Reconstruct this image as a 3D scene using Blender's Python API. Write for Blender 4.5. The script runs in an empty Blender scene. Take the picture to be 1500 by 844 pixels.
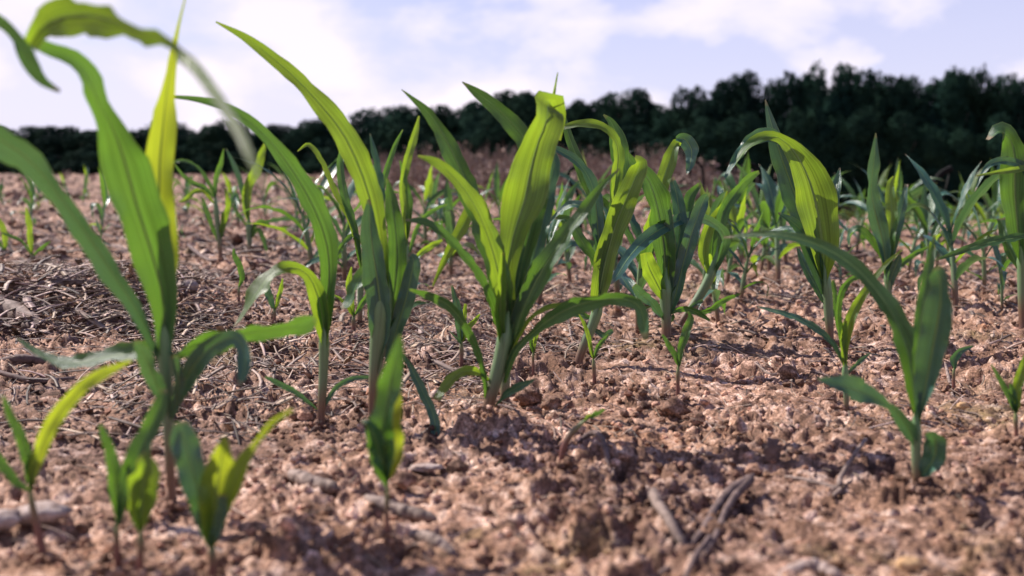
import bpy, math, random
import numpy as np
from mathutils import Vector, Matrix

rng = np.random.RandomState(7)
random.seed(7)
C = bpy.context.scene.collection
SC = bpy.context.scene

# ------------------------------------------------------------------ camera, sky, sun
FPX = 1608.0                      # focal length in photograph pixels (1500 wide)
CAM_H = 0.26
PITCH = math.radians(5.6)
cam_d = bpy.data.cameras.new("camera")
cam_d.sensor_width = 36.0
cam_d.lens = 36.0 * FPX / 1500.0
cam_d.clip_start = 0.02
cam_d.clip_end = 3000.0
cam_d.dof.use_dof = True
cam_d.dof.focus_distance = 1.60
cam_d.dof.aperture_fstop = 5.0
cam = bpy.data.objects.new("camera", cam_d)
C.objects.link(cam)
cam.location = (0, 0, CAM_H)
cam.rotation_euler = (math.radians(90) - PITCH, 0, 0)
SC.camera = cam

SUN_DIR = Vector((-0.86, 0.50, 0.0)).normalized()
SUN_EL = math.radians(44)
sd = Vector((SUN_DIR.x * math.cos(SUN_EL), SUN_DIR.y * math.cos(SUN_EL), math.sin(SUN_EL)))
sun_d = bpy.data.lights.new("sun", 'SUN')
sun_d.energy = 5.0
sun_d.angle = math.radians(0.5)
sun_d.color = (1.0, 0.93, 0.86)
sun = bpy.data.objects.new("sun", sun_d)
C.objects.link(sun)
sun.rotation_euler = sd.to_track_quat('Z', 'Y').to_euler()
sun.location = (0, 0, 50)

SC.view_settings.view_transform = 'Standard'
SC.view_settings.look = 'None'
SC.view_settings.exposure = 0.68
SC.view_settings.gamma = 1.0
SC.cycles.max_bounces = 8
SC.cycles.transparent_max_bounces = 8


class NT:
    """small helper for node trees"""
    def __init__(self, nt):
        self.nt = nt
        nt.nodes.clear()

    def n(self, typ, **kw):
        nd = self.nt.nodes.new(typ)
        for k, v in kw.items():
            if k.startswith('i_'):
                nd.inputs[k[2:].replace('_', ' ')].default_value = v
            else:
                setattr(nd, k, v)
        return nd

    def l(self, a, b):
        self.nt.links.new(a, b)

    def math(self, op, a, b=None, c=None, clamp=False):
        nd = self.nt.nodes.new('ShaderNodeMath')
        nd.operation = op
        nd.use_clamp = clamp
        for i, s in enumerate((a, b, c)):
            if s is None:
                continue
            if isinstance(s, (int, float)):
                nd.inputs[i].default_value = s
            else:
                self.l(s, nd.inputs[i])
        return nd.outputs[0]

    def mix(self, f, a, b, blend='MIX'):
        nd = self.nt.nodes.new('ShaderNodeMix')
        nd.data_type = 'RGBA'
        nd.blend_type = blend
        for s, k in ((f, 0), (a, 6), (b, 7)):
            if isinstance(s, (int, float)):
                nd.inputs[k].default_value = s
            elif isinstance(s, tuple):
                nd.inputs[k].default_value = (s[0], s[1], s[2], 1)
            else:
                self.l(s, nd.inputs[k])
        return nd.outputs[2]

    def ramp(self, f, stops):
        nd = self.nt.nodes.new('ShaderNodeValToRGB')
        cr = nd.color_ramp
        while len(cr.elements) > 1:
            cr.elements.remove(cr.elements[-1])
        for i, (p, c) in enumerate(stops):
            e = cr.elements[0] if i == 0 else cr.elements.new(p)
            e.position = p
            if isinstance(c, (int, float)):
                c = (c, c, c)
            e.color = (c[0], c[1], c[2], 1)
        self.l(f, nd.inputs[0])
        return nd.outputs[0]

    def noise(self, vec, scale, detail=4, rough=0.55, dist=0.0):
        nd = self.nt.nodes.new('ShaderNodeTexNoise')
        nd.inputs['Scale'].default_value = scale
        nd.inputs['Detail'].default_value = detail
        nd.inputs['Roughness'].default_value = rough
        nd.inputs['Distortion'].default_value = dist
        if vec is not None:
            self.l(vec, nd.inputs['Vector'])
        return nd.outputs['Fac']

    def mapping(self, vec, scale=(1, 1, 1), loc=(0, 0, 0)):
        nd = self.nt.nodes.new('ShaderNodeMapping')
        nd.inputs['Scale'].default_value = scale
        nd.inputs['Location'].default_value = loc
        self.l(vec, nd.inputs['Vector'])
        return nd.outputs[0]


world = bpy.data.worlds.new("World")
SC.world = world
world.use_nodes = True
w = NT(world.node_tree)
sky = w.n('ShaderNodeTexSky', sky_type='NISHITA', sun_disc=False)
sky.sun_elevation = SUN_EL
sky.sun_rotation = math.atan2(SUN_DIR.x, SUN_DIR.y)
sky.altitude = 100
sky.air_density = 1.0
sky.dust_density = 0.6
tc = w.n('ShaderNodeTexCoord')
sep = w.n('ShaderNodeSeparateXYZ')
w.l(tc.outputs['Generated'], sep.inputs[0])
v1 = w.mapping(tc.outputs['Generated'], (8.5, 8.5, 17.0), (3.1, 0.4, 1.3))
n1 = w.noise(v1, 1.0, 8, 0.56, 0.2)
vw = w.n('ShaderNodeTexNoise')
vw.inputs['Scale'].default_value = 2.2; vw.inputs['Detail'].default_value = 5
w.l(v1, vw.inputs['Vector'])
vadd = w.n('ShaderNodeVectorMath', operation='MULTIPLY_ADD')
w.l(vw.outputs['Color'], vadd.inputs[0]); vadd.inputs[1].default_value = (0.55, 0.55, 0.55); w.l(v1, vadd.inputs[2])
vor = w.n('ShaderNodeTexVoronoi', feature='SMOOTH_F1')
vor.inputs['Scale'].default_value = 1.15
w.l(vadd.outputs[0], vor.inputs['Vector'])
puff = w.math('SUBTRACT', 1.0, vor.outputs['Distance'])
v2 = w.mapping(tc.outputs['Generated'], (1.6, 1.6, 7.0), (0.3, 4.4, 0.2))
n2 = w.noise(v2, 1.0, 3, 0.5, 0.0)
elev = w.math('MAXIMUM', sep.outputs[2], 0.0)
cover = w.math('SUBTRACT', 1.0, w.math('MULTIPLY', elev, 1.1))          # thinner towards the zenith
hz = w.math('MULTIPLY', w.math('POWER', w.math('SUBTRACT', 1.0, elev), 14.0), 0.15)
dens = w.math('ADD', w.math('ADD', w.math('MULTIPLY', n1, 0.40), w.math('ADD', w.math('MULTIPLY', puff, 0.34), w.math('MULTIPLY', n2, 0.45))), hz)
left = w.math('MULTIPLY', sep.outputs[0], -0.20)
dens = w.math('ADD', dens, left)
mask = w.ramp(dens, [(0.60, 0.0), (0.64, 0.55), (0.72, 1.0)])
mask = w.math('MULTIPLY', mask, cover, clamp=True)
SKY_GAIN = (0.125)
tint = w.mix(1.0, sky.outputs[0], (0.86, 0.77, 1.08), 'MULTIPLY')
veil = w.mix(w.ramp(n2, [(0.35, 0.80), (0.6, 0.97)]), tint, (6.6, 6.4, 8.0))
white = w.mix(w.ramp(w.math('ADD', w.math('MULTIPLY', puff, 0.5), w.math('MULTIPLY', n1, 0.5)), [(0.48, 0.0), (0.62, 1.0)]), (6.7, 6.4, 7.7), (8.2, 7.5, 8.2))
# thin high cloud veil fades overhead, where the sky is bluer
vf = w.math('MULTIPLY', w.math('POWER', w.math('SUBTRACT', 1.0, elev), 3.5), 1.0, clamp=True)
base = w.mix(vf, tint, veil)
final = w.mix(mask, base, white)
bg = w.n('ShaderNodeBackground')
bg.inputs['Strength'].default_value = 0.084
w.l(final, bg.inputs[0])
wo = w.n('ShaderNodeOutputWorld')
w.l(bg.outputs[0], wo.inputs[0])

# ------------------------------------------------------------------ materials


def newmat(name):
    m = bpy.data.materials.new(name)
    m.use_nodes = True
    return m, NT(m.node_tree)


def soil_like(name, pal, use_tint=False, bump=0.5, fine=420.0):
    m, t = newmat(name)
    tc = t.n('ShaderNodeTexCoord')
    o = tc.outputs['Object']
    a = t.noise(o, 5.0, 5, 0.6)
    b = t.noise(o, 42.0, 5, 0.65, 0.4)
    c = t.noise(o, fine, 3, 0.6)
    col = t.ramp(b, [(0.32, pal[0]), (0.44, pal[1]), (0.54, pal[2]), (0.66, pal[3])])
    col2 = t.mix(t.ramp(a, [(0.38, 0.0), (0.66, 0.55)]), col, pal[4])
    # moss and algae film
    mo = t.noise(t.mapping(o, (1, 1, 1), (4.2, 1.7, 0)), 3.1, 6, 0.7)
    col3 = t.mix(t.ramp(mo, [(0.57, 0.0), (0.70, 0.5)]), col2, (0.20, 0.17, 0.06))
    # damp and dusty patches
    dp = t.noise(t.mapping(o, (1, 1, 1), (1.2, 7.7, 0)), 2.3, 5, 0.65)
    col3 = t.mix(1.0, col3, t.ramp(dp, [(0.34, (0.50, 0.46, 0.46)), (0.50, (0.92, 0.92, 0.92)), (0.64, (1.22, 1.2, 1.18))]), 'MULTIPLY')
    sp = t.ramp(c, [(0.32, 0.42), (0.5, 1.0), (0.66, 1.65)])
    col4 = t.mix(1.0, col3, sp, 'MULTIPLY')
    if use_tint:
        at = t.n('ShaderNodeAttribute', attribute_name='tint')
        col4 = t.mix(1.0, col4, at.outputs['Color'], 'MULTIPLY')
    p = t.n('ShaderNodeBsdfPrincipled')
    t.l(col4, p.inputs['Base Color'])
    p.inputs['Roughness'].default_value = 0.88
    p.inputs['Specular IOR Level'].default_value = 0.25
    bp = t.n('ShaderNodeBump')
    bp.inputs['Strength'].default_value = bump
    bp.inputs['Distance'].default_value = 0.002
    t.l(t.math('ADD', t.noise(o, 260.0, 5, 0.7), t.math('MULTIPLY', b, 0.8)), bp.inputs['Height'])
    t.l(bp.outputs[0], p.inputs['Normal'])
    out = t.n('ShaderNodeOutputMaterial')
    t.l(p.outputs[0], out.inputs[0])
    return m


SOILPAL = [(0.055, 0.029, 0.020), (0.150, 0.082, 0.056), (0.335, 0.205, 0.150), (0.62, 0.455, 0.375), (0.25, 0.135, 0.078)]
M_soil = soil_like('soil', SOILPAL)
M_crumb = soil_like('soil_crumb', SOILPAL, True)


def leaf_mat(name, top, trans, tmix=0.5, rough=0.42, stripe=0.25, rib=(0.30, 0.42, 0.16)):
    m, t = newmat(name)
    uv = t.n('ShaderNodeUVMap')
    s = t.n('ShaderNodeSeparateXYZ')
    t.l(uv.outputs[0], s.inputs[0])
    oi = t.n('ShaderNodeObjectInfo')
    # fine parallel veins
    ve = t.noise(t.mapping(uv.outputs[0], (30, 1.3, 1)), 1.0, 3, 0.6)
    ve2 = t.noise(t.mapping(uv.outputs[0], (9, 1.0, 1)), 1.0, 2, 0.5)
    blot = t.noise(t.mapping(uv.outputs[0], (3, 7, 1)), 1.0, 4, 0.6)
    vv = t.math('ADD', t.math('MULTIPLY', ve, 0.8), t.math('MULTIPLY', ve2, 0.2))
    fac = t.ramp(vv, [(0.35, 1.0 - stripe), (0.65, 1.0 + stripe)])
    rnd = t.math('ADD', t.math('MULTIPLY', oi.outputs['Random'], 0.3), 0.85)
    top2 = t.mix(t.ramp(blot, [(0.35, 0.0), (0.65, 0.8)]), top, (top[0] * 0.5, top[1] * 0.66, top[2] * 1.1))
    c1 = t.mix(1.0, top2, fac, 'MULTIPLY')
    c1 = t.mix(1.0, c1, rnd, 'MULTIPLY')
    c2 = t.mix(1.0, t.mix(t.ramp(blot, [(0.3, 0.0), (0.7, 0.6)]), trans, (trans[0] * 1.25, trans[1] * 1.08, trans[2])), fac, 'MULTIPLY')
    # midrib
    d = t.math('ABSOLUTE', t.math('SUBTRACT', s.outputs[0], 0.5))
    ribm = t.ramp(d, [(0.0, 1.0), (0.018, 0.8), (0.04, 0.0)])
    c1 = t.mix(t.math('MULTIPLY', ribm, 0.75), c1, rib)
    c2 = t.mix(t.math('MULTIPLY', ribm, 0.65), c2, (trans[0] * .75, trans[1] * .8, trans[2] * 1.5))
    edge = t.ramp(d, [(0.475, 0.0), (0.497, 0.6)])
    c1 = t.mix(edge, c1, (0.35, 0.42, 0.18))
    # scorched tip on the last stretch of the blade
    tipm = t.math('MULTIPLY', t.ramp(t.math('ADD', s.outputs[1], t.math('MULTIPLY', blot, 0.05)), [(0.985, 0.0), (1.0, 1.0)]), 0.8)
    c1 = t.mix(tipm, c1, (0.30, 0.19, 0.12))
    spk = t.noise(t.mapping(uv.outputs[0], (26, 60, 1)), 1.0, 2, 0.5)
    c1 = t.mix(t.math('MULTIPLY', t.ramp(spk, [(0.69, 0.0), (0.73, 1.0)]), 0.6), c1, (0.33, 0.24, 0.17))
    p = t.n('ShaderNodeBsdfPrincipled')
    t.l(c1, p.inputs['Base Color'])
    p.inputs['Roughness'].default_value = rough
    p.inputs['Specular IOR Level'].default_value = 0.6
    bp = t.n('ShaderNodeBump')
    bp.inputs['Strength'].default_value = 0.6
    bp.inputs['Distance'].default_value = 0.0015
    t.l(t.math('ADD', vv, t.math('MULTIPLY', ribm, 0.8)), bp.inputs['Height'])
    t.l(bp.outputs[0], p.inputs['Normal'])
    tr = t.n('ShaderNodeBsdfTranslucent')
    t.l(c2, tr.inputs[0])
    ms = t.n('ShaderNodeMixShader')
    ms.inputs[0].default_value = tmix
    t.l(p.outputs[0], ms.inputs[1])
    t.l(tr.outputs[0], ms.inputs[2])
    out = t.n('ShaderNodeOutputMaterial')
    t.l(ms.outputs[0], out.inputs[0])
    return m


M_leaf = leaf_mat('leaf_green', (0.036, 0.105, 0.048), (0.115, 0.25, 0.018), 0.44, 0.36, 0.36)
M_leafy = leaf_mat('leaf_yellow_green', (0.055, 0.135, 0.04), (0.25, 0.39, 0.018), 0.52, 0.38, 0.34)
M_leafY = leaf_mat('leaf_bright_yellow', (0.11, 0.20, 0.04), (0.36, 0.45, 0.02), 0.52, 0.42, 0.14)
M_leafb = leaf_mat('leaf_waxy_sky_sheen', (0.056, 0.135, 0.090), (0.10, 0.23, 0.04), 0.26, 0.30, 0.26)  # pale teal base colour paints in the sky's sheen on waxy upper faces
LM = {'g': M_leaf, 'y': M_leafy, 'b': M_leafb, 'Y': M_leafY}


def stalk_mat(name, ramp_stops):
    m, t = newmat(name)
    uv = t.n('ShaderNodeUVMap')
    s = t.n('ShaderNodeSeparateXYZ')
    t.l(uv.outputs[0], s.inputs[0])
    ve = t.noise(t.mapping(uv.outputs[0], (30, 2, 1)), 1.0, 3, 0.6)
    f = t.math('ADD', s.outputs[1], t.math('MULTIPLY', t.math('SUBTRACT', ve, 0.5), 0.2))
    c = t.ramp(f, ramp_stops)
    p = t.n('ShaderNodeBsdfPrincipled')
    t.l(t.mix(1.0, c, t.ramp(ve, [(0.3, 0.75), (0.7, 1.2)]), 'MULTIPLY'), p.inputs['Base Color'])
    p.inputs['Roughness'].default_value = 0.45
    out = t.n('ShaderNodeOutputMaterial')
    t.l(p.outputs[0], out.inputs[0])
    return m


M_stalk = stalk_mat('stalk', [(0.03, (0.12, 0.055, 0.045)), (0.22, (0.15, 0.085, 0.05)), (0.42, (0.12, 0.17, 0.09)), (0.9, (0.13, 0.24, 0.09))])
M_stem = stalk_mat('seedling_stem', [(0.03, (0.13, 0.05, 0.045)), (0.45, (0.16, 0.065, 0.05)), (0.72, (0.14, 0.12, 0.06)), (0.95, (0.15, 0.24, 0.06))])


def simple_mat(name, c0, c1, scale=30.0, rough=0.85, aniso=(1, 1, 1), tint=False, bump=0.4, bd=0.002):
    m, t = newmat(name)
    tc = t.n('ShaderNodeTexCoord')
    o = t.mapping(tc.outputs['Object'], aniso)
    f = t.noise(o, scale, 6, 0.65)
    c = t.mix(t.ramp(f, [(0.32, 0.0), (0.68, 1.0)]), c0, c1)
    if tint:
        at = t.n('ShaderNodeAttribute', attribute_name='tint')
        c = t.mix(1.0, c, at.outputs['Color'], 'MULTIPLY')
    p = t.n('ShaderNodeBsdfPrincipled')
    t.l(c, p.inputs['Base Color'])
    p.inputs['Roughness'].default_value = rough
    p.inputs['Specular IOR Level'].default_value = 0.3
    bp = t.n('ShaderNodeBump')
    bp.inputs['Strength'].default_value = bump
    bp.inputs['Distance'].default_value = bd
    t.l(f, bp.inputs['Height'])
    t.l(bp.outputs[0], p.inputs['Normal'])
    out = t.n('ShaderNodeOutputMaterial')
    t.l(p.outputs[0], out.inputs[0])
    return m


M_rib = simple_mat('leaf_midrib', (0.13, 0.23, 0.06), (0.20, 0.31, 0.09), 80, 0.45, bump=0.0)
M_straw = simple_mat('dry_straw', (0.21, 0.14, 0.10), (0.54, 0.41, 0.32), 60, 0.6, tint=True)
M_wood = simple_mat('weathered_stalk', (0.09, 0.06, 0.048), (0.33, 0.245, 0.205), 90, 0.75)
M_darkwood = simple_mat('dark_stick', (0.07, 0.045, 0.04), (0.19, 0.13, 0.115), 90, 0.8)
M_pale = simple_mat('pale_stone', (0.20, 0.13, 0.10), (0.50, 0.40, 0.36), 110, 0.8)
M_ochre = simple_mat('ochre_clod', (0.38, 0.22, 0.11), (0.55, 0.36, 0.19), 60, 0.9)
M_weed = simple_mat('dry_weed', (0.12, 0.088, 0.066), (0.34, 0.272, 0.218), 3, 0.9, tint=True)
M_bark = simple_mat('bark', (0.05, 0.042, 0.036), (0.12, 0.10, 0.09), 4, 0.9)
M_grass = simple_mat('field_grass', (0.07, 0.12, 0.035), (0.13, 0.19, 0.06), 2, 0.8, tint=True)


def crown_mat(name, c0, c1):
    m, t = newmat(name)
    tc = t.n('ShaderNodeTexCoord')
    oi = t.n('ShaderNodeObjectInfo')
    f = t.noise(tc.outputs['Object'], 0.9, 4, 0.6)
    c = t.mix(t.ramp(f, [(0.35, 0.0), (0.65, 1.0)]), c0, c1)
    c = t.mix(1.0, c, t.math('ADD', t.math('MULTIPLY', oi.outputs['Random'], 0.6), 0.7), 'MULTIPLY')
    p = t.n('ShaderNodeBsdfPrincipled')
    t.l(c, p.inputs['Base Color'])
    p.inputs['Roughness'].default_value = 1.0
    p.inputs['Specular IOR Level'].default_value = 0.05
    out = t.n('ShaderNodeOutputMaterial')
    t.l(p.outputs[0], out.inputs[0])
    return m


M_crown = crown_mat('tree_leaves', (0.006, 0.020, 0.017), (0.017, 0.040, 0.023))

# ------------------------------------------------------------------ noise and terrain (numpy)


def _h(ix, iy, seed):
    a = (ix.astype(np.int64) * 374761393 + iy.astype(np.int64) * 668265263 + seed * 1442695041) & 0xFFFFFFFF
    a = ((a ^ (a >> 13)) * 1274126177) & 0xFFFFFFFF
    a = ((a ^ (a >> 16)) * 2246822519) & 0xFFFFFFFF
    return ((a ^ (a >> 15)) & 0xFFFFFF) / float(0x1000000)


def gnoise(x, y, seed):
    ix = np.floor(x); iy = np.floor(y)
    fx = x - ix; fy = y - iy
    ux = fx * fx * fx * (fx * (fx * 6 - 15) + 10)
    uy = fy * fy * fy * (fy * (fy * 6 - 15) + 10)
    r = 0
    for dx in (0, 1):
        for dy in (0, 1):
            a = _h(ix + dx, iy + dy, seed) * 2 * np.pi
            g = np.cos(a) * (fx - dx) + np.sin(a) * (fy - dy)
            r = r + g * (ux if dx else 1 - ux) * (uy if dy else 1 - uy)
    return r * 1.5


def domes(x, y, cell, seed, dens=0.8):
    """rounded clods: highest of the spheres seeded one per cell (returned in units of cell)"""
    x = x / cell; y = y / cell
    ix = np.floor(x); iy = np.floor(y)
    best = np.zeros_like(x)
    for dx in (-1, 0, 1):
        for dy in (-1, 0, 1):
            jx = ix + dx; jy = iy + dy
            px = jx + _h(jx, jy, seed); py = jy + _h(jx, jy, seed + 11)
            r = 0.25 + 0.55 * _h(jx, jy, seed + 23) ** 2
            on = _h(jx, jy, seed + 37) < dens
            asp = 0.7 + 0.6 * _h(jx, jy, seed + 41)
            q = 1 - (((x - px) * asp) ** 2 + ((y - py) / asp) ** 2) / (r * r)
            hgt = np.where(on & (q > 0), r * np.sqrt(np.maximum(q, 0)), 0)
            best = np.maximum(best, hgt)
    return best


def facets(x, y, cell, seed):
    """angular clods: each cell a tilted plate of its own height, with cracks between"""
    x = x / cell; y = y / cell
    ix = np.floor(x); iy = np.floor(y)
    f1 = np.full_like(x, 9.0); f2 = np.full_like(x, 9.0); z = np.zeros_like(x)
    for dx in (-1, 0, 1):
        for dy in (-1, 0, 1):
            jx = ix + dx; jy = iy + dy
            px = jx + _h(jx, jy, seed); py = jy + _h(jx, jy, seed + 11)
            d = np.sqrt((x - px) ** 2 + (y - py) ** 2)
            zz = 0.75 * _h(jx, jy, seed + 5) + (x - px) * (_h(jx, jy, seed + 6) - .5) * 1.3 + (y - py) * (_h(jx, jy, seed + 7) - .5) * 1.3
            c = d < f1
            f2 = np.where(c, f1, np.minimum(f2, d))
            z = np.where(c, zz, z)
            f1 = np.where(c, d, f1)
    return z - 0.7 * (1 - np.clip((f2 - f1) / 0.22, 0, 1))


def sstep(a, b, x):
    t = np.clip((x - a) / (b - a), 0, 1)
    return t * t * (3 - 2 * t)


def macro(x, y):
    yy = np.maximum(y, 0.05)
    t = x / (yy + 0.3)
    S = sstep(0.12, 0.26, t)
    rise = 0.0125 * np.clip(yy - 3.0, 0, 30) * (1 - S)
    fall = -0.042 * np.clip(yy - 6.5, 0, 80) * S
    z = rise + fall
    z = z + 0.055 * np.exp(-(((x + 0.92) / 0.42) ** 2 + ((y - 2.25) / 0.45) ** 2))
    z = z + 0.10 * gnoise(x / 9.0, y / 9.0, 5) * sstep(6, 20, yy) * (1 - 0.6 * S)
    return z


def terrain(x, y, detail=True):
    x = np.asarray(x, float); y = np.asarray(y, float)
    z = macro(x, y)
    z = z + 0.012 * gnoise(x / 0.33, y / 0.33, 1) + 0.009 * gnoise(x / 0.12, y / 0.12, 2)
    if detail:
        wx = x + 0.006 * gnoise(x / 0.02, y / 0.02, 31) + 0.002 * gnoise(x / 0.006, y / 0.006, 33)
        wy = y + 0.006 * gnoise(x / 0.02, y / 0.02, 32) + 0.002 * gnoise(x / 0.006, y / 0.006, 34)
        m = sstep(-0.12, 0.38, gnoise(x / 0.20, y / 0.20, 9) + 0.35 * gnoise(x / 0.06, y / 0.06, 10)) * 0.9 + 0.1
        z = z + 0.50 * m * domes(wx, wy, 0.038, 3, 0.4) * 0.038 + 0.20 * m * facets(wx, wy, 0.045, 44) * 0.045
        z = z - 0.012 * sstep(0.16, 0.5, gnoise(wx / 0.028 + 3, wy / 0.028, 61)) * m
        z = z - 0.006 * sstep(0.10, 0.45, gnoise(wx / 0.011 + 3, wy / 0.011, 62))
        k = 0.62 + 0.38 * sstep(1.1, 2.0, y)            # the near soil is crustier and less cloddy
        z = z + k * (0.10 + 0.42 * m) * facets(wx, wy, 0.019, 4) * 0.019
        z = z + k * (0.20 + 0.40 * m) * facets(wx, wy, 0.0085, 24) * 0.0085 - 0.006
        z = z + 0.5 * domes(wx, wy, 0.0065, 6, 0.6) * 0.0065
        z = z + 0.0035 * gnoise(x / 0.035, y / 0.035, 7)
        far = sstep(4, 12, y)
        z = z + far * 0.09 * domes(x + .05 * gnoise(x / .1, y / .1, 3), y, 0.30, 14, 0.5)
        z = z + sstep(2.2, 5, y) * 0.9 * domes(wx, wy, 0.09, 15, 0.5) * 0.09 * 0.5
    return z


def Hs(x, y):
    return float(terrain(np.array([x]), np.array([y]))[0])


def Hsm(x, y):
    return float(terrain(np.array([x]), np.array([y]), False)[0])


def ray(u, v):
    x = (u - 750.0) / FPX
    z = (422.0 - v) / FPX
    c, s = math.cos(PITCH), math.sin(PITCH)
    d = np.array([x, c + z * s, -s + z * c])
    return d / d[1]


def P(u, v, depth):
    """place point seen at photo pixel (u, v), at distance depth along Y"""
    d = ray(u, v)
    return np.array([d[0] * depth, depth, CAM_H + d[2] * depth])


GY = np.exp(np.arange(math.log(0.3), math.log(40.0), 0.002))


def ground_at(u, v):
    d = ray(u, v)
    ys = GY
    hit = CAM_H + d[2] * ys < terrain(d[0] * ys, ys, False) + 0.004
    k = int(np.argmax(hit))
    return float(ys[k]) if hit[k] else 40.0


def mesh_from(name, V, F, mat, smooth=True, uv=None, tint=None):
    me = bpy.data.meshes.new(name)
    V = np.asarray(V, np.float32)
    F = np.asarray(F, np.int32)
    k = F.shape[1]
    me.vertices.add(len(V)); me.vertices.foreach_set('co', V.ravel())
    me.loops.add(F.size); me.loops.foreach_set('vertex_index', F.ravel())
    me.polygons.add(len(F))
    me.polygons.foreach_set('loop_start', np.arange(0, F.size, k, dtype=np.int32))
    me.polygons.foreach_set('loop_total', np.full(len(F), k, np.int32))
    me.polygons.foreach_set('use_smooth', np.full(len(F), smooth, bool))
    if uv is not None:
        ul = me.uv_layers.new(name='UVMap')
        ul.data.foreach_set('uv', np.asarray(uv, np.float32)[F.ravel()].ravel())
    if tint is not None:
        a = me.color_attributes.new('tint', 'FLOAT_COLOR', 'POINT')
        t4 = np.ones((len(V), 4), np.float32); t4[:, :3] = tint
        a.data.foreach_set('color', t4.ravel())
    me.update(calc_edges=True)
    me.validate()
    me.materials.append(mat)
    return me


def link(name, data, parent=None, loc=(0, 0, 0)):
    o = bpy.data.objects.new(name, data)
    C.objects.link(o)
    o.parent = parent
    o.location = loc
    return o


def tag(o, label, cat, group=None):
    o['label'] = label
    o['category'] = cat
    if group:
        o['group'] = group
    return o


# ------------------------------------------------------------------ ground
def build_ground():
    rows = list(np.exp(np.arange(math.log(0.50), math.log(5.0), 0.0040)))
    rows += list(np.exp(np.arange(math.log(5.0), math.log(45.0), 0.012)))
    rows += list(np.exp(np.arange(math.log(45.0), math.log(1500.0), 0.06)))
    rows = np.array(rows)
    core = np.arange(-0.70, 0.7001, 0.0025)
    out = 0.70 * np.exp(np.arange(1, 26) * 0.09)
    cols = np.concatenate([-out[::-1], core, out])
    Y, T = np.meshgrid(rows, cols, indexing='ij')
    X = T * Y
    Z = terrain(X, Y)
    nr, nc = Y.shape
    V = np.stack([X, Y, Z], -1).reshape(-1, 3)
    i = np.arange(nr - 1)[:, None] * nc + np.arange(nc - 1)[None, :]
    F = np.stack([i, i + 1, i + 1 + nc, i + nc], -1).reshape(-1, 4)
    # plain strip behind and beside the camera
    xs = np.linspace(-60, 60, 61); ys = np.linspace(-60, 0.52, 31)
    YY, XX = np.meshgrid(ys, xs, indexing='ij')
    ZZ = np.full_like(XX, -0.02) + 0.01 * gnoise(XX / 3, YY / 3, 2)
    b = len(V)
    V2 = np.stack([XX, YY, ZZ], -1).reshape(-1, 3)
    i = np.arange(30)[:, None] * 61 + np.arange(60)[None, :] + b
    F2 = np.stack([i, i + 1, i + 62, i + 61], -1).reshape(-1, 4)
    o = link('ground', mesh_from('ground', np.vstack([V, V2]), np.vstack([F, F2]), M_soil))
    o['kind'] = 'structure'


build_ground()


# ------------------------------------------------------------------ soil crumbs and litter (stuff)
def ico(sub):
    import bmesh
    bm = bmesh.new()
    bmesh.ops.create_icosphere(bm, subdivisions=sub, radius=1.0)
    V = np.array([v.co[:] for v in bm.verts]); F = np.array([[v.index for v in f.verts] for f in bm.faces])
    bm.free()
    return V, F


ICO = {1: ico(1), 2: ico(2), 3: ico(3)}


def n3(P_, seed):
    return (gnoise(P_[:, 0] + 7.1 * P_[:, 2], P_[:, 1] - 3.3 * P_[:, 2], seed) + gnoise(P_[:, 1] * 1.3 + 5, P_[:, 2] * 1.3 + P_[:, 0], seed + 3)) * 0.5


def rock_variant(sub, seed, rough=0.35):
    V, F = ICO[sub]
    r = np.random.RandomState(seed)
    d = 1 + rough * n3(V * 1.3, seed) * 1.6 + rough * 0.5 * n3(V * 3.1, seed + 9)
    Q = V * d[:, None] * np.array([1, 0.65 + 0.4 * r.rand(), 0.5 + 0.3 * r.rand()])
    return Q, F


def rotmats(n, r, flat=0.5):
    a = r.rand(n) * 2 * np.pi
    b = (r.rand(n) - 0.5) * np.pi * flat
    ca, sa, cb, sb = np.cos(a), np.sin(a), np.cos(b), np.sin(b)
    R = np.zeros((n, 3, 3))
    R[:, 0, 0] = ca; R[:, 0, 1] = -sa * cb; R[:, 0, 2] = sa * sb
    R[:, 1, 0] = sa; R[:, 1, 1] = ca * cb; R[:, 1, 2] = -ca * sb
    R[:, 2, 1] = sb; R[:, 2, 2] = cb
    return R


def scatter(variants, pos, size, r, tints, flat=0.5, sink=0.25):
    n = len(pos)
    R = rotmats(n, r, flat)
    which = r.randint(0, len(variants), n)
    Vs, Fs, Ts = [], [], []
    off = 0
    for k, (V, F) in enumerate(variants):
        idx = np.where(which == k)[0]
        if not len(idx):
            continue
        q = np.einsum('nij,vj->nvi', R[idx], V) * size[idx][:, None, None]
        p = pos[idx].copy()
        p[:, 2] += size[idx] * (0.5 - sink)
        q += p[:, None, :]
        m = len(V)
        Vs.append(q.reshape(-1, 3))
        Fs.append((F[None] + (np.arange(len(idx)) * m)[:, None, None] + off).reshape(-1, 3))
        Ts.append(np.repeat(tints[idx], m, axis=0))
        off += len(idx) * m
    return np.vstack(Vs), np.vstack(Fs), np.vstack(Ts)


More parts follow.
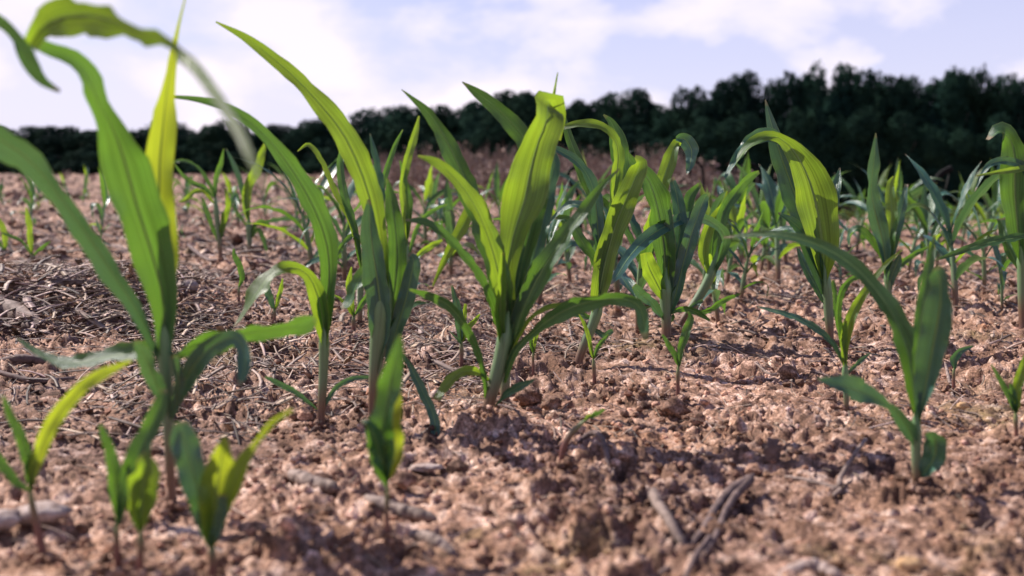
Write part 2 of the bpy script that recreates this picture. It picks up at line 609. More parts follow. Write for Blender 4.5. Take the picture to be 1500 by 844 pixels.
def crumbs():
    r = np.random.RandomState(21)
    n = 30000
    y = np.exp(r.rand(n) * math.log(7.0 / 0.55)) * 0.55
    x = (r.rand(n) - 0.5) * 1.36 * y
    keep = gnoise(x / 0.25, y / 0.25, 9) + 0.35 * r.randn(n) > -0.15
    x, y = x[keep], y[keep]; n = len(x)
    size = (0.0016 + 0.0042 * r.rand(n) ** 2.5) * np.clip(y / 0.9, 0.9, 3.0) ** 0.6
    big = r.rand(n) < 0.02
    size[big] *= 1.9
    z = terrain(x, y)
    br = 0.5 + 1.05 * r.rand(n)
    pale = r.rand(n) < 0.06
    br[pale] = 1.7
    t = np.stack([br * (0.97 + 0.1 * r.rand(n)), br, br * (0.94 + 0.12 * r.rand(n))], -1)
    V, F, T = scatter([rock_variant(1, s) for s in range(12)], np.stack([x, y, z], -1), size, r, t)
    o = link('soil_crumbs', mesh_from('soil_crumbs', V, F, M_crumb, False, tint=T))
    o['kind'] = 'stuff'; o['label'] = 'loose reddish brown soil crumbs strewn over the whole field'; o['category'] = 'soil crumbs'
    # larger clods in the middle distance
    n = 4200
    y = np.exp(r.rand(n) * math.log(30 / 2.2)) * 2.2
    x = (r.rand(n) - 0.5) * 1.36 * y
    size = (0.007 + 0.02 * r.rand(n) ** 3) * np.clip(y / 3.0, 0.8, 3.2) ** 0.7
    z = terrain(x, y)
    br = 0.7 + 0.6 * r.rand(n)
    t = np.stack([br, br * 0.99, br * (0.94 + 0.12 * r.rand(n))], -1)
    V, F, T = scatter([rock_variant(1, s + 50) for s in range(12)], np.stack([x, y, z], -1), size, r, t)
    o = link('soil_clods', mesh_from('soil_clods', V, F, M_crumb, False, tint=T))
    o['kind'] = 'stuff'; o['label'] = 'clods of dry soil covering the field further back'; o['category'] = 'soil clods'


crumbs()


def straw_mesh(pos, length, width, r, tints, tilt=0.25, bend=0.3, segs=3):
    """thin bent three sided straws"""
    n = len(pos)
    a = r.rand(n) * 2 * np.pi
    el = (r.rand(n) - 0.35) * tilt
    D = np.stack([np.cos(a) * np.cos(el), np.sin(a) * np.cos(el), np.sin(el)], -1)
    S = np.stack([-np.sin(a), np.cos(a), np.zeros(n)], -1)
    U = np.cross(D, S); U[U[:, 2] < 0] *= -1
    bd = (r.rand(n) - 0.5) * bend
    bu = r.rand(n) * bend * 0.25
    Vs = []
    for k in range(segs + 1):
        t = k / segs - 0.5
        c = pos + D * (length * t)[:, None] + S * (bd * length * (0.25 - t * t) * 4 * .5)[:, None] + U * (bu * length * (0.25 - t * t) * 4)[:, None]
        for j in range(3):
            an = j * 2 * np.pi / 3
            Vs.append(c + S * (np.cos(an) * width * 1.35)[:, None] + U * (np.sin(an) * width * 0.3)[:, None])
    V = np.stack(Vs, 1)                      # n, (segs+1)*3, 3
    F = []
    for k in range(segs):
        for j in range(3):
            q = [k * 3 + j, k * 3 + (j + 1) % 3, k * 3 + 3 + (j + 1) % 3, k * 3 + 3 + j]
            F.append(q)
    F = np.array(F)
    m = (segs + 1) * 3
    FF = (F[None] + (np.arange(n) * m)[:, None, None]).reshape(-1, 4)
    return V.reshape(-1, 3), FF, np.repeat(tints, m, axis=0)


def straw():
    r = np.random.RandomState(5)
    xs, ys, ls, ws, dkp = [], [], [], [], []

    def area(n, u0, u1, v0, v1, l0, l1, w0, w1, dark=0.3):
        for _ in range(n):
            u = u0 + (u1 - u0) * r.rand(); v = v0 + (v1 - v0) * r.rand()
            d = 1608 * CAM_H / (v - 264.0)
            x = (u - 750) / FPX * d
            xs.append(x); ys.append(d); dkp.append(dark)
            ls.append(l0 + (l1 - l0) * r.rand() ** 2); ws.append(w0 + (w1 - w0) * r.rand() ** 2 * (2.0 if r.rand() < 0.12 else 1.0))
    area(1100, -60, 330, 398, 505, 0.015, 0.12, 0.0009, 0.0042)
    area(2000, 150, 720, 385, 610, 0.010, 0.07, 0.0007, 0.0028)
    area(1400, 500, 900, 380, 520, 0.015, 0.08, 0.0007, 0.0019)
    area(2600, -200, 1700, 335, 450, 0.03, 0.16, 0.0012, 0.004)
    area(500, -60, 400, 440, 640, 0.01, 0.10, 0.0006, 0.0026)
    area(2400, -200, 1200, 280, 345, 0.05, 0.3, 0.003, 0.010)
    area(220, -40, 270, 400, 500, 0.04, 0.16, 0.003, 0.0065, 0.35)
    area(160, 250, 700, 400, 560, 0.03, 0.09, 0.002, 0.0045, 0.35)
    area(5500, -250, 1300, 274, 385, 0.03, 0.16, 0.002, 0.012, 0.8)
    area(1800, -250, 1750, 380, 520, 0.012, 0.05, 0.001, 0.004, 0.8)
    area(900, 600, 1500, 470, 640, 0.01, 0.05, 0.0004, 0.0012)
    area(260, -100, 1600, 600, 840, 0.008, 0.04, 0.0004, 0.0010)
    x = np.array(xs); y = np.array(ys); n = len(x)
    heap = np.exp(-(((x + 0.92) / 0.40) ** 2 + ((y - 2.2) / 0.5) ** 2))
    z = terrain(x, y) + 0.002 + (np.minimum(0.012, 0.004 * y) + 0.03 * heap) * r.rand(n)
    br = 0.42 + 0.70 * r.rand(n) ** 1.3
    dk = r.rand(n) < np.array(dkp)
    br[dk] *= 0.45
    lt = r.rand(n) < 0.14
    br[lt] = 1.0 + 0.5 * r.rand(int(lt.sum()))
    t = np.stack([br, br * (0.93 + 0.1 * r.rand(n)), br * (0.9 + 0.2 * r.rand(n))], -1)
    V, F, T = straw_mesh(np.stack([x, y, z], -1), np.array(ls), np.array(ws), r, t, tilt=0.7, bend=0.28)
    o = link('straw_litter', mesh_from('straw_litter', V, F, M_straw, True, tint=T))
    o['kind'] = 'stuff'; o['label'] = 'litter of broken dry straw and stems lying on the soil'; o['category'] = 'straw'


straw()


def dry_weeds():
    """standing dead weeds on the far side of the field"""
    r = np.random.RandomState(15)
    n = 6000
    y = 8 + 22 * r.rand(n) ** 0.8
    t = -0.55 + 0.81 * r.rand(n)
    # thinner on the left
    keep = (gnoise(t * 18, y / 2.5, 77) > -0.25) & (r.rand(n) < sstep(-0.17, -0.09, t) * 0.75 + 0.22)
    y, t = y[keep], t[keep]; n = len(y)
    x = t * y
    z = terrain(x, y)
    hgt = (0.16 + 0.42 * r.rand(n) ** 1.6) * np.clip(y / 14, .9, 1.5) * (0.28 + 0.72 * sstep(-0.19, -0.09, t))
    Vs, Fs, Ts = [], [], []
    off = 0
    for k in range(n):
        stems = 3
        for s in range(stems):
            a = r.rand() * 6.28; lean = 0.35 * r.rand()
            hh = hgt[k] * (0.5 + 0.5 * r.rand())
            p0 = np.array([x[k], y[k], z[k] - 0.03])
            p1 = p0 + np.array([math.cos(a) * lean * hh * .4, math.sin(a) * lean * hh * .4, hh * .6])
            p2 = p0 + np.array([math.cos(a) * lean * hh, math.sin(a) * lean * hh, hh])
            wd = 0.004
            for p, ww in ((p0, wd), (p1, wd), (p2, wd * .5)):
                Vs += [p + np.array([-ww, 0, 0]), p + np.array([ww, 0, 0]), p + np.array([0, ww * 1.6, 0])]
            for q in range(2):
                b = off + q * 3
                Fs += [[b, b + 1, b + 4, b + 3], [b + 1, b + 2, b + 5, b + 4], [b + 2, b, b + 3, b + 5]]
            c = 0.55 + 0.7 * r.rand()
            Ts += [[c, c * (.9 + .15 * r.rand()), c * .95]] * 9
            off += 9
            # seed head and dead leaves
            for m in range(6):
                tt = 0.35 + 0.65 * r.rand()
                cpt = p0 + (p2 - p0) * tt + (r.rand(3) - .5) * 0.06
                dv = (r.rand(3) - 0.5); dv /= np.linalg.norm(dv); dv *= 0.012 + 0.03 * r.rand()
                ev = np.cross(dv, r.rand(3) - .5); ev /= (np.linalg.norm(ev) + 1e-9); ev *= 0.006 + 0.010 * r.rand()
                Vs += [cpt - dv, cpt + ev, cpt + dv, cpt - ev]
                Fs += [[off, off + 1, off + 2, off + 3]]
                Ts += [[c * 1.05, c * .95, c]] * 4
                off += 4
    o = link('dry_weeds', mesh_from('dry_weeds', np.array(Vs), np.array(Fs), M_weed, False, tint=np.array(Ts)))
    o['kind'] = 'stuff'; o['label'] = 'stand of dead reddish brown weeds at the far side of the field'; o['category'] = 'dry weeds'
    # low green growth on the falling ground at the right
    n = 5000
    y = 6.5 + 26 * r.rand(n); tt = 0.22 + 0.45 * r.rand(n)
    keep = gnoise(tt * 12, y / 2.0, 71) > -0.1
    y, tt = y[keep], tt[keep]; n = len(y)
    x = tt * y
    z = terrain(x, y)
    hgt = 0.05 + 0.11 * r.rand(n)
    a = r.rand(n) * 6.28
    wv = 0.010 + 0.012 * r.rand(n)
    dx, dy = np.cos(a), np.sin(a)
    ln = 0.3 + 0.7 * r.rand(n)
    A = np.stack([x - dy * wv, y + dx * wv, z], -1); B = np.stack([x + dy * wv, y - dx * wv, z], -1)
    m1 = np.stack([x + dx * hgt * ln * .3 + dy * wv * .8, y + dy * hgt * ln * .3 - dx * wv * .8, z + hgt * .65], -1)
    m2 = np.stack([x + dx * hgt * ln * .3 - dy * wv * .8, y + dy * hgt * ln * .3 + dx * wv * .8, z + hgt * .65], -1)
    t1 = np.stack([x + dx * hgt * ln, y + dy * hgt * ln, z + hgt], -1)
    t2 = t1 + np.array([0.002, 0, 0])
    V = np.stack([A, B, m1, m2, t1, t2], 1).reshape(-1, 3)
    F = np.array([[0, 1, 2, 3], [3, 2, 5, 4]])
    FF = (F[None] + (np.arange(n) * 6)[:, None, None]).reshape(-1, 4)
    br = 0.7 + 0.7 * r.rand(n)
    T = np.repeat(np.stack([br, br, br * .9], -1), 6, axis=0)
    o = link('grass', mesh_from('grass', V, FF, M_grass, True, tint=T))
    o['kind'] = 'stuff'; o['label'] = 'low green grass and weeds between the corn and the wood'; o['category'] = 'grass'


dry_weeds()


# ------------------------------------------------------------------ leaves and stalks
def resample(pts, n):
    """centripetal Catmull-Rom through the rows of pts (any width), n samples; first 3 columns are position"""
    p = np.asarray(pts, float)
    d = np.linalg.norm(np.diff(p[:, :3], axis=0), axis=1)
    t = np.concatenate([[0], np.cumsum(np.maximum(d, 1e-6) ** 0.75)])
    # tangents (finite differences), cubic Hermite
    m = np.zeros_like(p)
    for i in range(len(p)):
        a = max(i - 1, 0); b = min(i + 1, len(p) - 1)
        m[i] = (p[b] - p[a]) / (t[b] - t[a])
    ts = np.linspace(0, t[-1], n)
    k = np.clip(np.searchsorted(t, ts, side='right') - 1, 0, len(p) - 2)
    h = (t[k + 1] - t[k])[:, None]
    s = ((ts - t[k])[:, None]) / h
    return ((2 * s**3 - 3 * s**2 + 1) * p[k] + (s**3 - 2 * s**2 + s) * h * m[k] + (-2 * s**3 + 3 * s**2) * p[k + 1] + (s**3 - s**2) * h * m[k + 1])


def norm(a):
    return a / (np.linalg.norm(a, axis=-1, keepdims=True) + 1e-12)


def blade_mesh(Pm, N, W, fold0=0.30, basefold=1.0, ruffle=0.24, seed=0, across=8, mat=M_leaf, origin=None):
    """leaf blade: midrib points Pm, blade normals N (towards the upper face), full widths W"""
    n = len(Pm)
    r = np.random.RandomState(seed)
    T = norm(np.gradient(Pm, axis=0))
    N = norm(N - T * np.sum(N * T, -1, keepdims=True))
    S = norm(np.cross(T, N))
    t = np.linspace(0, 1, n)
    fold = fold0 * (1 - 0.5 * t) + basefold * np.exp(-t * 9)
    L = np.sum(np.linalg.norm(np.diff(Pm, axis=0), axis=1))
    waves = L / max(W.max(), 1e-4) * 0.55
    ph = r.rand(4) * 6.28
    s = np.linspace(-1, 1, across + 1)
    V = np.zeros((n, across + 1, 3)); UV = np.zeros((n, across + 1, 2))
    amp = ruffle * np.sin(np.clip(t, 0, 1) * np.pi) ** 0.6
    for j, sj in enumerate(s):
        q = abs(sj)
        hw = W / 2
        fe = fold * (0.55 + 0.45 * q)
        w1 = amp * np.sin(2 * np.pi * waves * t + (ph[0] if sj < 0 else ph[1])) + amp * 0.5 * np.sin(2 * np.pi * waves * 2.3 * t + (ph[2] if sj < 0 else ph[3]))
        V[:, j] = Pm + S * (sj * hw * np.cos(fe))[:, None] + N * (q * hw * np.sin(fe) + hw * q * q * w1)[:, None]
        UV[:, j, 0] = 0.5 + sj / 2; UV[:, j, 1] = t
    nc = across + 1
    i = np.arange(n - 1)[:, None] * nc + np.arange(nc - 1)[None, :]
    F = np.stack([i, i + 1, i + 1 + nc, i + nc], -1).reshape(-1, 4)
    V = V.reshape(-1, 3)
    if origin is not None:
        V = V - origin
    return mesh_from('leaf', V, F, mat, True, uv=UV.reshape(-1, 2))


def tube_mesh(Pm, R, mat=M_stalk, sides=12, name='stalk', origin=None, lump=0.0, seed=0):
    n = len(Pm)
    r = np.random.RandomState(seed)
    T = norm(np.gradient(Pm, axis=0))
    ref = np.array([0.0, 1.0, 0.05]) if abs(T[:, 1]).mean() < 0.8 else np.array([0.0, 0.0, 1.0])
    A = norm(np.cross(T, np.tile(ref, (n, 1))))
    B = np.cross(T, A)
    V = np.zeros((n, sides, 3)); UV = np.zeros((n, sides, 2))
    for j in range(sides):
        a = j / sides * 2 * np.pi
        rr = R * (1 + lump * (r.rand(n) - 0.5))
        V[:, j] = Pm + (A * math.cos(a) + B * math.sin(a)) * rr[:, None]
        UV[:, j] = np.stack([np.full(n, j / sides), np.linspace(0, 1, n)], -1)
    i = np.arange(n - 1)[:, None] * sides
    j = np.arange(sides)[None, :]
    j2 = (j + 1) % sides
    F = np.stack([i + j, i + j2, i + sides + j2, i + sides + j], -1).reshape(-1, 4)
    V = V.reshape(-1, 3); UV = UV.reshape(-1, 2)
    # caps
    c0 = len(V)
    V = np.vstack([V, Pm[0], Pm[-1]]); UV = np.vstack([UV, [0.5, 0], [0.5, 1]])
    caps = []
    for k in range(0, sides, 2):
        caps.append([c0, (k + 2) % sides, k + 1, k])
        b = (n - 1) * sides
        caps.append([c0 + 1, b + k, b + k + 1, b + (k + 2) % sides])
    F = np.vstack([F, np.array(caps)])
    if origin is not None:
        V = V - origin
    return mesh_from(name, V, F, mat, True, uv=UV)


def parse(s):
    out = []
    for tok in s.split():
        out.append([float(a) for a in tok.split(',')])
    return out


SEED = [100]
BASES = []
WSC = [0.78]


def plant(name, label, base, stalk, leaves, cat='corn plant', group=None, dd=0.0):
    """base: photo pixel where the stalk meets the soil; stalk 'u,v,w[,depth cm]'; leaves (pts, kind, D cm, R deg, fold)"""
    if isinstance(base, tuple) and len(base) == 3:
        D0 = base[2]
        b = P(base[0], base[1], D0)
    else:
        D0 = ground_at(*base)
        b = P(base[0], base[1], D0)
    gz = Hsm(b[0], b[1])
    BASES.append((b[0], b[1]))
    root = link(name, None, None, (b[0], b[1], gz))
    org = np.array([b[0], b[1], gz])
    tag(root, label, cat, group)
    sp = parse(stalk)
    pts = []
    for q in sp:
        dep = D0 + (q[3] / 100 if len(q) > 3 else 0)
        p = P(q[0], q[1], dep)
        pts.append([*p, (q[2] if q[2] < 14 else 14 + (q[2] - 14) * 0.55) / FPX * dep / 2])
    p0 = list(pts[0]); p0[2] -= 0.012; p0[3] *= 1.15
    pts = [p0] + pts
    rs = resample(pts, 22)
    rs[:, 3] = np.maximum(rs[:, 3], 0.0007) * np.where(np.arange(22) > 15, np.clip(1 - (np.arange(22) - 15) / 6.5, 0.04, 1), 1)
    link('stalk', tube_mesh(rs[:, :3], rs[:, 3], M_stem if name == 'corn_seedling' else M_stalk, origin=org), root)
    for lf in leaves:
        s, kind = lf[0], lf[1]
        SEED[0] += 1
        r = np.random.RandomState(SEED[0])
        D = lf[2] if len(lf) > 2 else (r.rand() - 0.5) * 8
        R = lf[3] if len(lf) > 3 else (r.rand() - 0.5) * 50
        f0 = (lf[4] if len(lf) > 4 else 0.30) + 0.18
        q = parse(s)
        uv = np.array([[a[0], a[1]] for a in q])
        L = np.concatenate([[0], np.cumsum(np.linalg.norm(np.diff(uv, axis=0), axis=1))]); L /= L[-1]
        rows = []
        for a, t in zip(q, L):
            dep = D0 + D / 100 * t ** 1.3
            if len(a) > 4:
                dep = D0 + a[4] / 100
            roll = R + (a[3] if len(a) > 3 else 0)
            cw = max(abs(math.cos(math.radians(roll))), 0.4)
            p = P(a[0], a[1], dep)
            i = len(rows)
            du = uv[min(i + 1, len(uv) - 1)] - uv[max(i - 1, 0)]
            du = np.abs(du) / (np.linalg.norm(du) + 1e-9)
            sl = max(du)                    # widths above were read along the rows or columns of the photograph
            rows.append([*p, WSC[0] * a[2] * sl / FPX * dep / cw, roll])
        rs = resample(rows, 34 if len(rows) > 4 else 26)
        tt = np.linspace(0, 1, len(rs))
        wob = gnoise(tt * 3.3 + SEED[0] * 1.7, tt * 0 + SEED[0], 3)
        wob2 = gnoise(tt * 5.1 + SEED[0] * 2.3, tt * 0 + SEED[0] * 1.1, 4)
        rs[:, 3] *= 1 + 0.12 * wob2
        rs[:, 4] += 34 * wob
        Pm = rs[:, :3]; W = np.maximum(rs[:, 3], 0.0004)
        T = norm(np.gradient(Pm, axis=0))
        Vw = norm(Pm - np.array([0, 0, CAM_H]))
        S0 = norm(np.cross(T, Vw))
        N0 = np.cross(S0, T)
        N0 = np.where(np.sum(N0 * Vw, -1, keepdims=True) > 0, -N0, N0)
        S0 = np.cross(T, N0)
        rl = np.radians(rs[:, 4])[:, None]
        N = N0 * np.cos(rl) + S0 * np.sin(rl)
        me = blade_mesh(Pm, N, W, fold0=f0, seed=SEED[0], mat=LM[kind], origin=org,
                        basefold=0.9 if q[0][2] < 26 else 0.4)
        lo = link('leaf', me, root)
        # raised midrib under the blade
        k = slice(0, int(len(Pm) * 0.86), 2)
        tk = np.linspace(0, 1, len(Pm))[k]
        rr = W[k] * 0.024 * (1 - 0.75 * tk) + 0.00012
        link('midrib', tube_mesh(Pm[k] - norm(N)[k] * rr[:, None] * 0.4, rr, M_rib, 6, 'midrib', origin=org), lo)
    return root

# ------------------------------------------------------------------ corn plants traced in place
# leaf rows: ('u,v,width[,roll[,depth cm]] ...', kind, depth drift cm, roll deg, fold)
plant('corn_plant', 'tall blurred corn plant at front left, its long leaf arching over the sky', (254, 742, 0.86),
      '254,742,13 250,700,13 247,640,16 244,570,22 240,500,34 236,440,44 232,390,40', [
    ('238,530,18 205,462,34 165,400,50 125,340,50 92,295,42 62,255,56 22,218,72 -35,188,60 -90,190,20', 'b', -14, -25),
    ('240,520,30 238,440,58 222,370,84 200,300,96 182,235,88 166,190,60,0 146,155,40,10 132,120,44,40 108,88,42,20 72,72,30,0 48,60,26,-20', 'g', -12, 5, 0.2),
    ('248,480,20 240,400,50 234,330,62 233,250,58 238,190,48 245,130,30 254,75,13 262,35,6 272,-5,3', 'Y', -3, 10, 0.25),
    ('44,66,34,0,-12 62,40,50,0,-14 95,24,50,50,-17 140,24,46,55,-19 195,40,42,55,-22 245,62,38,45,-24 282,95,32,20,-27 318,142,26,0,-30 350,195,24,0,-33 372,245,14,0,-36 384,275,4,0,-38', 'y', -30, 0, 0.0),
    ('250,520,20 285,505,36 325,497,36 370,487,32 415,481,30 448,474,32 462,466,10', 'g', 4, 40, 0.2),
    ('242,505,18 200,515,36 150,525,34 110,532,26 78,528,22 48,512,14 24,495,4', 'g', 5, 35, 0.2),
    ('256,600,16 268,565,40 288,530,56 318,503,46 345,495,34 358,515,30 357,545,26 350,565,8', 'b', -5, 10, 0.3),
    ('244,610,14 232,570,30 220,540,38 208,515,34 200,500,16', 'b', -6, -10, 0.4),
    ('248,620,10 258,590,22 262,560,24 256,520,16', 'b', -3, 0, 0.5),
])
plant('corn_plant', 'corn plant past the left edge, only its curled leaf tip hangs in the sky', (-165, 800, 0.74),
      '-165,800,16 -160,650,18 -155,480,30 -150,300,30', [
    ('-155,330,30 -130,180,44 -90,70,46 -40,20,38 5,34,26 30,62,34 45,92,36 62,118,26 88,134,8', 'g', -2, 10, 0.2),
    ('-155,420,30 -110,300,44 -60,240,20', 'g', 5, 10, 0.2),
])
WSC[0] = 0.88
plant('corn_seedling', 'seedling at the bottom left corner with one long yellow leaf reaching right', (62, 806),
      '62,806,12 54,770,11 46,732,10 44,700,12', [
    ('45,715,14 52,680,24 64,645,30 88,603,32 122,566,28 156,544,22 192,528,6', 'Y', -2, 10, 0.15),
    ('44,715,12 42,680,20 30,640,20 14,605,14 4,580,5', 'g', 0, 0),
    ('44,722,12 22,705,22 2,680,24 -20,650,14', 'g', 0, 10),
    ('45,720,10 44,690,18 46,665,12', 'g', 0, 10),
], 'seedling')
plant('corn_seedling', 'narrow single bladed seedling standing left of the round leafed one, near the bottom edge', (172, 812),
      '172,812,9 170,785,9 171,760,11', [
    ('171,772,12 171,735,26 167,690,26 158,655,20 147,622,8', 'g', 0, 5, 0.45),
    ('172,770,12 180,725,20 187,688,18 192,655,9', 'g', 1, 20),
], 'seedling')
plant('corn_seedling', 'seedling with a folded round tipped leaf, beside the narrow seedling near the bottom edge', (205, 833),
      '205,833,10 206,800,10 206,765,12', [
    ('206,778,14 200,740,36 196,712,44 205,660,40 220,630,34 236,590,26 240,570,10', 'g', 3, -15, 0.3),
    ('206,778,14 207,745,40 209,715,54 211,695,52 208,680,40,30 202,672,24,60', 'y', -1, 5, 0.35),
], 'seedling')
plant('corn_seedling', 'bright yellow green seedling with ragged leaf and dark rounded leaf at the bottom edge', (311, 843),
      '311,843,10 311,815,12 308,785,16', [
    ('309,800,16 312,765,44 316,725,60 322,685,52 327,655,24 329,638,5', 'Y', -1, 5, 0.15),
    ('310,800,14 322,755,26 340,710,34 358,672,26 374,650,12 398,620,14 428,600,8', 'Y', -4, 15, 0.2),
    ('308,800,16 297,750,38 286,705,50 275,665,52 268,635,42 265,617,20', 'b', 0, -5, 0.25),
    ('308,800,14 322,760,22 326,725,14', 'b', -2, 10, 0.3),
], 'seedling')
plant('corn_seedling', 'upright blurred seedling at bottom centre on a thin reddish stem', (568, 782),
      '568,782,7 567,745,7 567,700,10', [
    ('567,712,14 560,675,40 558,640,48 566,595,46 574,550,38 582,515,22 587,490,5', 'g', -1, -10, 0.2),
    ('567,706,14 574,665,38 572,625,42 577,590,30 578,560,12', 'Y', 1, 10, 0.3),
    ('567,700,16 556,665,36 548,638,34 538,622,22,40 530,620,12,70', 'g', -1, 0, 0.3),
], 'seedling')
WSC[0] = 0.67
plant('corn_plant', 'corn plant with long leaf swept up left, pale leaves at its foot', (470, 612),
      '470,612,13 472,580,13 474,540,14 475,490,20 475,450,34', [
    ('475,500,20 476,455,42 482,405,38 478,355,48 460,305,56 432,255,52 400,212,42 370,182,34 332,158,24 290,146,13 244,141,6', 'g', -8, 15, 0.2),
    ('475,510,20 473,470,40 464,430,42 450,402,34 428,392,26,30 402,400,34,60 378,428,34,70 356,462,16,60 343,478,4,60', 'y', -6, -10, 0.2),
    ('466,602,6 452,590,13 428,572,16 404,560,14 388,552,6', 'b', -2, 10, 0.3),
    ('473,600,6 480,585,14 494,566,16 516,555,12 546,552,5', 'b', 1, 10, 0.3),
    ('474,505,16 478,470,26 486,425,14', 'g', 2, 0, 0.4),
])
plant('corn_plant', 'tall corn plant left of centre with broad leaf thrown up left into the sky', (546, 612),
      '546,612,14 547,580,16 550,540,24 556,490,40 562,430,46 560,370,40', [
    ('562,440,36 556,370,42 546,310,50 530,255,66 502,195,64 466,150,60 430,112,50 395,82,36 358,54,20 316,32,4', 'y', -3, 12, 0.22),
    ('556,545,24 560,480,52 554,420,60 545,360,46 541,320,30 540,292,6', 'b', -3, -20, 0.3),
    ('566,480,30 578,420,48 581,360,46 575,305,34 567,262,6', 'g', 2, 10, 0.3),
    ('568,530,26 582,480,36 594,440,42 602,405,40 606,380,20,30 598,372,10,50', 'b', 0, 0, 0.3),
    ('558,500,18 545,460,26 552,415,30 538,395,26 522,420,30,40 512,442,22,50 500,452,6,50', 'g', -1, 10),
    ('570,520,12 592,520,14 606,545,20 620,575,24 634,605,24 638,632,20 634,655,8', 'b', -5, 20, 0.3),
    ('556,330,10 556,280,20 550,235,16 542,196,3', 'b', 4, 30, 0.35),
])
plant('corn_plant', 'big corn plant at centre leaning right, broad middle leaf bent over at its top', (711, 606),
      '711,606,17 718,585,21 726,555,26 735,520,30 742,480,32 746,440,34', [
    ('744,500,26 741,455,40 742,400,46 752,345,62 768,295,96 777,250,98 788,210,84 800,178,76 803,156,72,0,1 806,152,70,10,3 812,170,50,0,6 815,205,20,0,9', 'y', 0, 8, 0.22),
    ('741,520,26 741,460,38 728,395,48 706,325,52 682,265,50 656,210,44 630,168,30 605,145,13 588,131,2', 'g', 3, -22, 0.25),
    ('738,530,22 738,470,36 732,410,46 714,345,46 690,292,40 662,257,32 638,238,22 612,229,6', 'y', -3, 28, 0.25),
    ('750,480,20 762,400,40 780,320,50 790,260,54 776,215,58 750,180,54 720,152,42 695,133,22 677,120,3', 'g', 6, -15, 0.22),
    ('738,530,12 724,460,20 702,405,24 668,362,27 640,335,24 618,325,16 594,323,5', 'g', -4, 35, 0.3),
    ('738,520,12 728,420,20 712,330,26 698,295,30 682,325,32 665,355,24 648,388,14 634,420,4', 'y', 7, 25, 0.2),
    ('748,520,24 764,460,44 792,400,52 826,350,48 856,308,34 882,272,20 908,247,4', 'g', -2, -20, 0.3),
    ('738,560,18 752,518,22 775,492,22 805,468,34 838,450,40 875,440,32 912,438,28 936,448,34 944,475,30 946,497,12', 'g', -7, 25, 0.2),
    ('742,530,12 760,490,14 778,465,13 802,450,13 825,445,9 842,436,4', 'y', -1, 20),
    ('712,594,8 712,560,15 702,520,18 684,482,22 660,450,30 632,434,24 600,424,6', 'g', -4, -20, 0.3),
    ('718,560,10 700,546,18 678,545,24 656,562,30 640,586,20', 'y', -3, 25, 0.2),
    ('725,594,6 740,578,20 756,568,24 770,562,16 784,555,3', 'b', -2, 20, 0.3),
    ('744,500,22 758,420,40 762,350,36 760,300,14', 'g', 4, 0, 0.4),
    ('736,520,12 733,460,24 735,410,20 736,370,8', 'y', -4, 10, 0.3),
    ('800,215,18,0,5 806,175,12,0,5 811,140,7,0,4 817,106,2,0,4', 'y', 4, 10, 0.3),
    ('752,470,12 770,420,36 788,350,40 800,290,34 812,240,24 806,215,10', 'b', 8, 20, 0.3),
])
plant('corn_plant', 'thick leaning corn plant in the cluster right of centre with one wide upright leaf', (848, 528),
      '848,528,13 858,500,15 872,465,18 884,420,24', [
    ('872,470,18 878,430,40 888,380,50 902,330,52 918,290,52 932,258,46 938,238,28,20 930,230,12,60', 'y', -3, -12, 0.22),
    ('880,430,16 892,370,36 905,310,44 908,250,44 904,205,38 896,180,20 884,168,5', 'g', 5, 10),
    ('890,380,14 900,280,24 905,220,24 890,190,20 862,181,18 836,184,14 812,192,5', 'y', 3, 30, 0.2),
    ('880,420,14 882,350,28 870,290,30 848,238,26 832,195,18 822,156,3', 'g', 6, -10),
    ('878,430,14 876,340,26 868,275,28 848,240,26 822,222,20 800,212,5', 'b', 2, 25),
    ('884,420,12 880,360,22 862,310,24 838,300,20 815,315,12 800,330,4', 'b', 3, 25),
    ('868,480,10 884,490,14 898,484,10', 'b', 0, 20),
    ('880,440,14 872,390,26 850,350,28 832,322,22 812,318,8', 'g', 3, 20),
    ('872,470,10 850,462,16 824,458,16 800,462,5', 'g', 3, 20),
])
plant('corn_plant', 'dark stalked plant in the cluster, pale leaf tip folded down on top', (976, 492),
      '976,492,15 976,465,16 975,430,24 976,390,30', [
    ('976,440,26 974,390,46 968,330,56 958,285,56 945,255,40 925,238,28 905,206,8', 'g', -1, 15),
    ('976,430,22 972,370,36 966,310,34 970,270,36 982,235,38 992,208,26 1004,210,20,60 1012,225,22,40 1006,250,5,30', 'y', 4, -10),
    ('990,203,20 1003,204,34 1013,220,32 1011,240,20 1006,256,3', 'b', -2, 10, 0.1),
    ('974,440,18 962,415,40 950,390,42 946,370,26', 'y', -4, 5, 0.2),
    ('979,470,18 990,430,32 1000,390,36 1012,345,34 1024,312,32 1032,290,24,30 1040,283,8,60', 'b', 1, -10),
    ('975,450,18 982,400,34 996,340,36 992,290,26 984,260,14', 'b', 5, 5),
    ('974,470,14 955,445,30 938,430,34 928,418,18', 'b', -5, 10),
    ('976,440,18 990,400,26 1005,330,26 1010,290,24 1025,270,14', 'g', 8, 10),
    ('976,460,10 1000,452,14 1022,458,14 1040,470,5', 'g', 2, 20),
])
